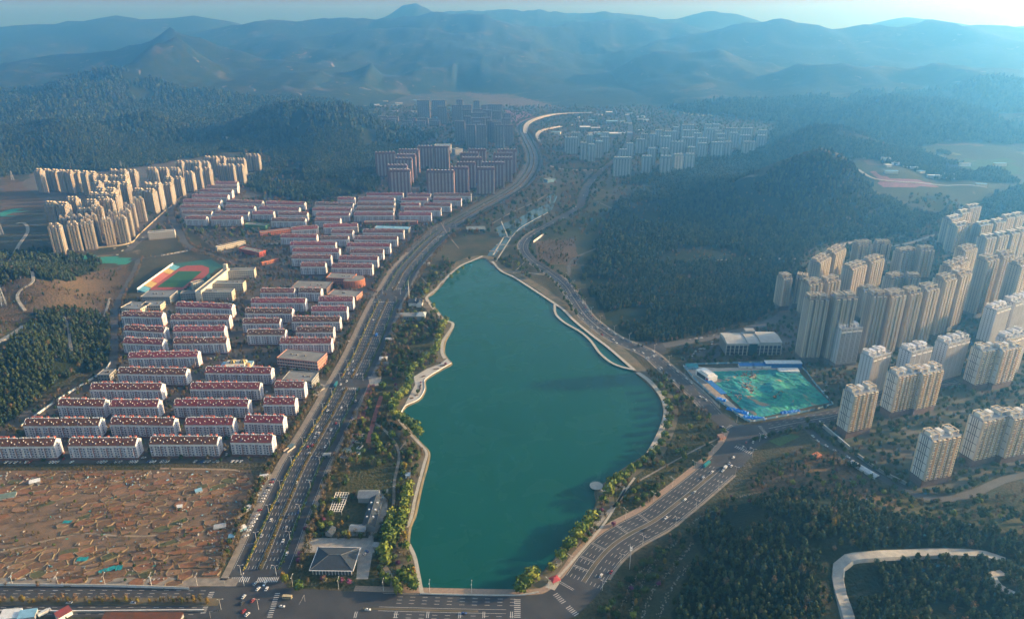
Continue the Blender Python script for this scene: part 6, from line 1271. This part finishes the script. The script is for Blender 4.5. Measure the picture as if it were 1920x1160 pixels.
# ---------------------------------------------------------------- building site
qn = [arr(p) for p in P('1318,697 1492,692 1556,754 1412,786')]; N = 44; a = MB(); gv = []
for j in range(N + 1):
    for i in range(N + 1):
        u, v = i / N, j / N; p = qn[0] * (1 - u) * (1 - v) + qn[1] * u * (1 - v) + qn[2] * u * v + qn[3] * (1 - u) * v; e = min(u, v, 1 - u, 1 - v); gv.append(p)
gv = arr(gv); ee = np.array([min(i / N, j / N, 1 - i / N, 1 - j / N) for j in range(N + 1) for i in range(N + 1)]); hz = (fbm(gv[:, 0] / 22, gv[:, 1] / 22, 4, 61) * 5 + 1.6) * sstep(ee, 0, .15) + fbm(gv[:, 0] / 4, gv[:, 1] / 4, 2, 3) * .8 + .3
hz = np.maximum(hz, .12); netm = bpy.data.meshes.new('dust_net'); netm.from_pydata([(p[0], p[1], z) for p, z in zip(gv, hz)], [], [(j * (N + 1) + i, (j + 1) * (N + 1) + i, (j + 1) * (N + 1) + i + 1, j * (N + 1) + i + 1) for j in range(N) for i in range(N)])
def net_material():
    m = bpy.data.materials.new('dust_net'); m.use_nodes = True; n = m.node_tree.nodes; l = m.node_tree.links; b = n['Principled BSDF']; b.inputs['Roughness'].default_value = .85; g = n.new('ShaderNodeNewGeometry')
    def nz(s, d): t = n.new('ShaderNodeTexNoise'); t.inputs['Scale'].default_value = s; t.inputs['Detail'].default_value = d; t.inputs['Distortion'].default_value = .8; l.new(g.outputs['Position'], t.inputs['Vector']); return t.outputs[0]
    def mx(f, lo, hi, a, c):
        r_ = n.new('ShaderNodeMapRange'); r_.inputs[1].default_value = lo; r_.inputs[2].default_value = hi; l.new(f, r_.inputs[0]); x = n.new('ShaderNodeMix'); x.data_type = 'RGBA'; l.new(r_.outputs[0], x.inputs[0])
        for k, v in ((6, a), (7, c)):
            if isinstance(v, tuple): x.inputs[k].default_value = (*v, 1)
            else: l.new(v, x.inputs[k])
        return x.outputs[2]
    c = mx(nz(.022, 3), .4, .6, (.006, .25, .25), (.02, .28, .17)); c = mx(nz(.22, 6), .42, .70, c, (.008, .105, .125)); c = mx(nz(.05, 6), .60, .66, c, (.26, .19, .13)); l.new(c, b.inputs['Base Color']); return m
netm.materials.append(net_material()); mk('dust_net', netm, label='green and teal dust net draped over the excavated building site', cat='dust net')
sheet('site_yard', '1280,685 1345,690 1460,686 1493,688 1496,694 1330,700 1360,745 1410,788 1402,790 1350,752 1300,712', mat('site_concrete', (.44, .37, .30), .9, (.33, .29, .25), .2), .09)
for v in (('site_hut', 1399, 688, 20, 7, 3.5, 0, M_heater, M_blue, 'site hut with blue roof, the one at the end nearest the lake'), ('site_hut', 1427, 688, 24, 7, 3.5, 0, M_heater, M_blue, 'site hut with blue roof, the middle one of three'), ('site_hut', 1467, 687, 48, 8, 6.5, 0, M_blue, M_heater, 'two-storey blue site dormitory with white roof'), ('site_hut', 1297, 690, 15, 8, 4, 0, M_lblue, mat('teal_sheet', (.02, .22, .26), .6), 'teal-roofed shed at the lakeside gate of the building site'), ('site_hut', 1478, 697, 26, 8, 3, 0, M_heater, M_heater, 'low white hut in the far corner of the building site')): hut(*v, cat='site hut', rise=.9)
p1, p2 = arr(G(1326, 716)), arr(G(1357, 743)); d = p2 - p1; c = (p1 + p2) / 2; t = thing('covered_walkway', (*c, 0), math.atan2(d[1], d[0]), label='long blue-roofed shelter along the road side of the building site', cat='shelter'); L = np.linalg.norm(d); a = MB(); a.box(-L / 2, -4, 3.4, L / 2, 4, 3.8, True); a.obj('roof', M_blue, t); a = MB()
for k in range(8):
    for s in (-3.6, 3.6): a.cyl(-L / 2 + 1 + k * (L - 2) / 7, s, 0, 3.4, .12, n=5)
a.obj('post', M_heater, t, kind='stuff')
p1, p2 = arr(G(1306, 702)), arr(G(1330, 718)); d = p2 - p1; t = thing('sales_office', (*((p1 + p2) / 2), 0), math.atan2(d[1], d[0]), label='white two-step site office with dark window front and red banner', cat='site office'); L = np.linalg.norm(d); a = MB(); a.box(-L / 2, -2, 0, L / 2, 12, 8); a.box(-L / 2 + 6, 0, 8, L / 2 - 4, 10, 10); a.obj('wall', M_whiteR, t); a = MB(); a.box(-L / 2 + 3, -2.1, 1.5, L / 2 - 6, -2, 6.5); a.obj('window', M_glass, t); a = MB(); a.box(L / 2 - 5, -2.12, 1, L / 2 - 1, -2, 6); a.obj('banner', mat('banner_red', (.45, .04, .05), .7), t)
def site_fence(s, label):
    p = resample(smooth(P(s), 3), 3.0); t = thing('hoarding', (*p[0], 0), label=label, cat='hoarding')
    for k in range(len(p) - 1):
        a = MB(); d = p[k + 1] - p[k]; a.rbox(*((p[k] + p[k + 1]) / 2), 0, np.linalg.norm(d) - .12, .08, 2.4, math.atan2(d[1], d[0])); local(a, t).obj('panel', M_lblue if k % 5 else M_heater, t)
site_fence('1281,686 1300,708 1330,738 1362,762 1398,788 1412,790', 'pale blue hoarding along the lakeside road of the building site'); site_fence('1412,790 1460,782 1520,770 1562,758', 'pale blue hoarding along the cross road of the building site'); site_fence('1562,758 1530,722 1497,686 1440,680 1281,684', 'pale blue hoarding along the far sides of the building site')
for px, py, L, W, rt, lb in ((1383, 770, 26, 8, -.55, 'crumpled bright blue tarpaulin heap by the hoarding'), (1414, 783, 24, 7, -.15, 'bright blue tarpaulin heap at the near corner of the site'), (1482, 772, 26, 6, .2, 'bright blue tarpaulin heap on the cross road side of the site'), (1352, 749, 12, 7, -.5, 'small blue tarpaulin pile under the blue shelter end')):
    x, y = G(px, py); t = thing('tarpaulin_heap', (x, y, .2), rt, cat='tarpaulin', label=lb); a = MB(); n, mm = 16, 5; zz = np.array([[(r.uniform(.4, 2.2) if 0 < j < mm else 0) * (0 if i in (0, n) else 1) for j in range(mm + 1)] for i in range(n + 1)])
    for i in range(n):
        for j in range(mm): a.face([(-L / 2 + L * (i + u) / n, -W / 2 + W * (j + v) / mm, zz[i + u, j + v]) for u, v in ((0, 0), (1, 0), (1, 1), (0, 1))])
    a.obj('sheet', mat('blue_tarp', (.01, .20, .62), .55), t)
def excavator(px, py, rt, label):
    x, y = G(px, py); t = thing('excavator', (x, y, 2.2), rt, cat='excavator', label=label)
    for s in (-1, 1): a = MB(); a.box(-2.1, s * 1.3 - .3, 0, 2.1, s * 1.3 + .3, .9); a.obj('track', M_dark, t)
    a = MB(); a.box(-2, -1.3, 1, 1.4, 1.3, 2.3, True); a.obj('body', mat('plant_orange', (.42, .20, .05), .6), t); a = MB(); a.box(.2, -1.2, 2.3, 1.5, 0, 3.4); a.obj('cab', M_glass, t); a = MB(); a.bar((1.2, .4, 2), (4.6, .4, 5), .25); a.bar((4.6, .4, 5), (7, .4, 2.6), .2); a.obj('arm', mat('plant_orange', (.42, .2, .05), .6), t); a = MB(); a.box(6.5, -.1, 1.7, 7.6, .9, 2.8, True); a.obj('bucket', M_dark, t)
excavator(1452, 748, .3, 'dark excavator in the middle of the green net'); excavator(1471, 743, 2.7, 'orange excavator with raised arm on the green net')
sp = MB(); r = np.random.default_rng(3)
for k in range(160): px = 1398 + r.normal(0, 9); py = r.uniform(698, 752); x, y = G(px, py); sp.mi(r.integers(0, 3)); sp.rbox(x, y, 1.2, r.uniform(.6, 3), r.uniform(.4, 1.4), r.uniform(.6, 2.2), r.uniform(0, 3))
sp.obj('rubble', [M_wood, M_conc, M_greyw], kind='stuff', label='rubble and timber strewn along the site track', cat='rubble')
# long tent
p1, p2 = arr(G(1596, 868)), arr(G(1645, 897)); d = p2 - p1; t = thing('long_tent', (*((p1 + p2) / 2), 0), math.atan2(d[1], d[0]), label='long white ridge tent beside the estate lane', cat='tent'); L = np.linalg.norm(d)
for k in range(8):
    x0, x1 = -L / 2 + k * L / 8, -L / 2 + (k + 1) * L / 8 - .25; a = MB(); a.face([(x0, -3.5, 2.4), (x1, -3.5, 2.4), (x1, 0, 4.4), (x0, 0, 4.4)]); a.face([(x1, 3.5, 2.4), (x0, 3.5, 2.4), (x0, 0, 4.4), (x1, 0, 4.4)]); a.face([(x0, -3.5, 0), (x1, -3.5, 0), (x1, -3.5, 2.4), (x0, -3.5, 2.4)]); a.face([(x0, -3.5, 2.4), (x0, 0, 4.4), (x0, 3.5, 2.4)]); a.face([(x1, 3.5, 2.4), (x1, 0, 4.4), (x1, -3.5, 2.4)]); a.obj('roof_panel', mat('tent_white', (.75, .74, .72), .7), t)
# flyover
def flyover(s, w, h, label):
    p = smooth(P(s), 10); t = thing('flyover', (*p[0], 0), label=label, cat='flyover'); a = MB(); z = h * sstep(np.linspace(0, 1, len(p)), 0, .3); A, B = offset(p, -w / 2), offset(p, w / 2); a.strip(A, B, z + .2); a.strip(B, B, z + 1.2, z - 1.5); a.strip(A, A, z - 1.5, z + 1.2); local(a, t).obj('deck', M_stone, t); a = MB()
    for k in range(6, len(p), 4): a.cyl(p[k][0], p[k][1], -1, z[k] - 1, 1.1, n=6)
    local(a, t).obj('pier', M_conc, t, kind='stuff')
flyover('984,250 988,238 1000,230 1020,223 1045,218.5 1075,216.5 1110,215.5', 18, 11, 'pale flyover curving away from the north end of the boulevard'); flyover('1011,266 1007,258 1014,250 1030,245 1052,241', 13, 9, 'short broken-ended pale ramp below the long flyover')
# round platform, red pavilion, shore pergolas, terrace planters, weirs
t = thing('viewing_platform', (*G(1118, 911), 0), label='round pale platform standing in the lake off the east bank', cat='platform'); a = MB(); a.cyl(0, 0, .3, .8, 6.5, n=24); a.obj('deck', M_stone, t); a = MB()
for k in range(8): a.cyl(5.2 * math.cos(k * .785), 5.2 * math.sin(k * .785), -4, .3, .3, n=5)
a.obj('pile', M_conc, t, kind='stuff'); a = MB()
for k in range(16): b0, b1 = k * .393, (k + .6) * .393; a.bar((6.3 * math.cos(b0), 6.3 * math.sin(b0), 1.7), (6.3 * math.cos(b1), 6.3 * math.sin(b1), 1.7), .05); a.cyl(6.3 * math.cos(b0), 6.3 * math.sin(b0), .8, 1.7, .05, n=4)
a.obj('railing', M_heater, t, kind='stuff'); path('1123,914 1135,922 1150,918 1165,905', 2.2, M_stone); path('1150,950 1165,930 1170,912 1150,912', 3, M_conc); path('1120,985 1140,960 1155,945', 3, M_conc)
t = thing('red_pavilion', (*G(1040, 1090), 0), .5, label='small red-roofed pavilion on a paved terrace by the lake', cat='pavilion'); a = MB()
for x in (-3, 3):
    for y in (-2.5, 2.5): a.cyl(x, y, 0, 3, .18, n=6)
a.obj('post', M_wood, t); hip_roof(t, 3.4, 2.9, 3, 1.8, 2.6, mat('pavilion_red', (.42, .06, .07), .7), .6); sheet('terrace', '1022,1100 1035,1080 1052,1088 1040,1106', M_stone, .2)
for i, (px, py) in enumerate(((1046, 1062), (1050, 1055), (1082, 1022), (1098, 1003), (1119, 983), (1130, 968))):
    x, y = G(px, py); t = thing('shore_pergola', (x, y, .1), .85, cat='pergola', group='pale timber pergolas on the south-east shore'); a = MB()
    for sx in (-3, 3):
        for sy in (-1.5, 1.5): a.cyl(sx, sy, 0, 2.8, .15, n=5)
    a.obj('post', M_stone, t); a = MB()
    for k in range(9): a.box(-3.2 + k * .8, -2, 2.8, -2.95 + k * .8, 2, 3.0, True)
    a.obj('beam', M_stone, t); describe(t, 'pale open-beamed pergola on the south-east shore')
for i, (px, py, L, rt) in enumerate(((787, 731, 9, 1.5), (788, 724, 8, 1.5), (794, 706, 5, .7), (781, 741, 4, .6), (772, 747, 4, .5), (818, 692, 7, .35), (830, 686, 7, .35))):
    x, y = G(px, py); t = thing('planter_bench', (x, y, .4), rt, cat='planter'); a = MB(); a.box(-L / 2, -1.2, 0, L / 2, 1.2, .6); a.obj('frame', M_wood, t); a = MB(); a.box(-L / 2 + .4, -.7, .6, L / 2 - .4, .7, .75); a.obj('planting', mat('planter_soil', (.06, .045, .03), .95), t); describe(t, 'dark timber planter bench on the waterside terrace')
for i, (s, lb) in enumerate((('944,444 962,446', 'topmost'), ('930,459 949,461', 'middle'), ('917,471 935,473', 'lowest'))):
    p = P(s); t = thing('weir', (*p[0], 0), cat='weir', label=f'{lb} pale concrete weir of the stepped cascade above the lake')
    a = MB(); a.box(0, 0, -.5, p[1][0] - p[0][0], 1.6, .9); a.obj('sill', M_conc, t)
    for k in range(9): a = MB(); x = (k + .5) * (p[1][0] - p[0][0]) / 9; a.box(x - .35, -6, .1, x + .35, 0, .7); a.obj('baffle', M_conc, t)
wall('lake_edge_wall', P('846,681 828,691 808,703 796,713 796,730 785,748 761,760 752,773'), .95, .5, M_whiteR, 'white edge wall round the curved waterside terrace', None, .0)
# far sheds and villages in the haze
r = np.random.default_rng(5)
for k in range(46):
    px, py = ((r.uniform(1040, 1240), r.uniform(215, 255)) if k < 24 else (r.uniform(1660, 1900), r.uniform(300, 350)) if k < 36 else (r.uniform(700, 800), r.uniform(190, 215)))
    x, y, z = GT(px, py); t = thing('distant_house', (x, y, z - 1), r.uniform(-.4, .4), cat='house', group='scattered houses in the far valley'); L, D, h = r.uniform(14, 40), r.uniform(9, 16), r.uniform(5, 11); a = MB(); a.box(-L / 2, -D / 2, 0, L / 2, D / 2, h); a.obj('wall', [M_greyw, M_whiteR, M_cream][k % 3], t); a = MB(); a.box(-L / 2 - .3, -D / 2 - .3, h, L / 2 + .3, D / 2 + .3, h + .5); a.obj('roof', [M_heater, M_flat, M_lblue][k % 3], t); describe(t, 'small ' + ['grey', 'white', 'cream'][k % 3] + ' flat-roofed house in the hazy distance')
resolve_labels()
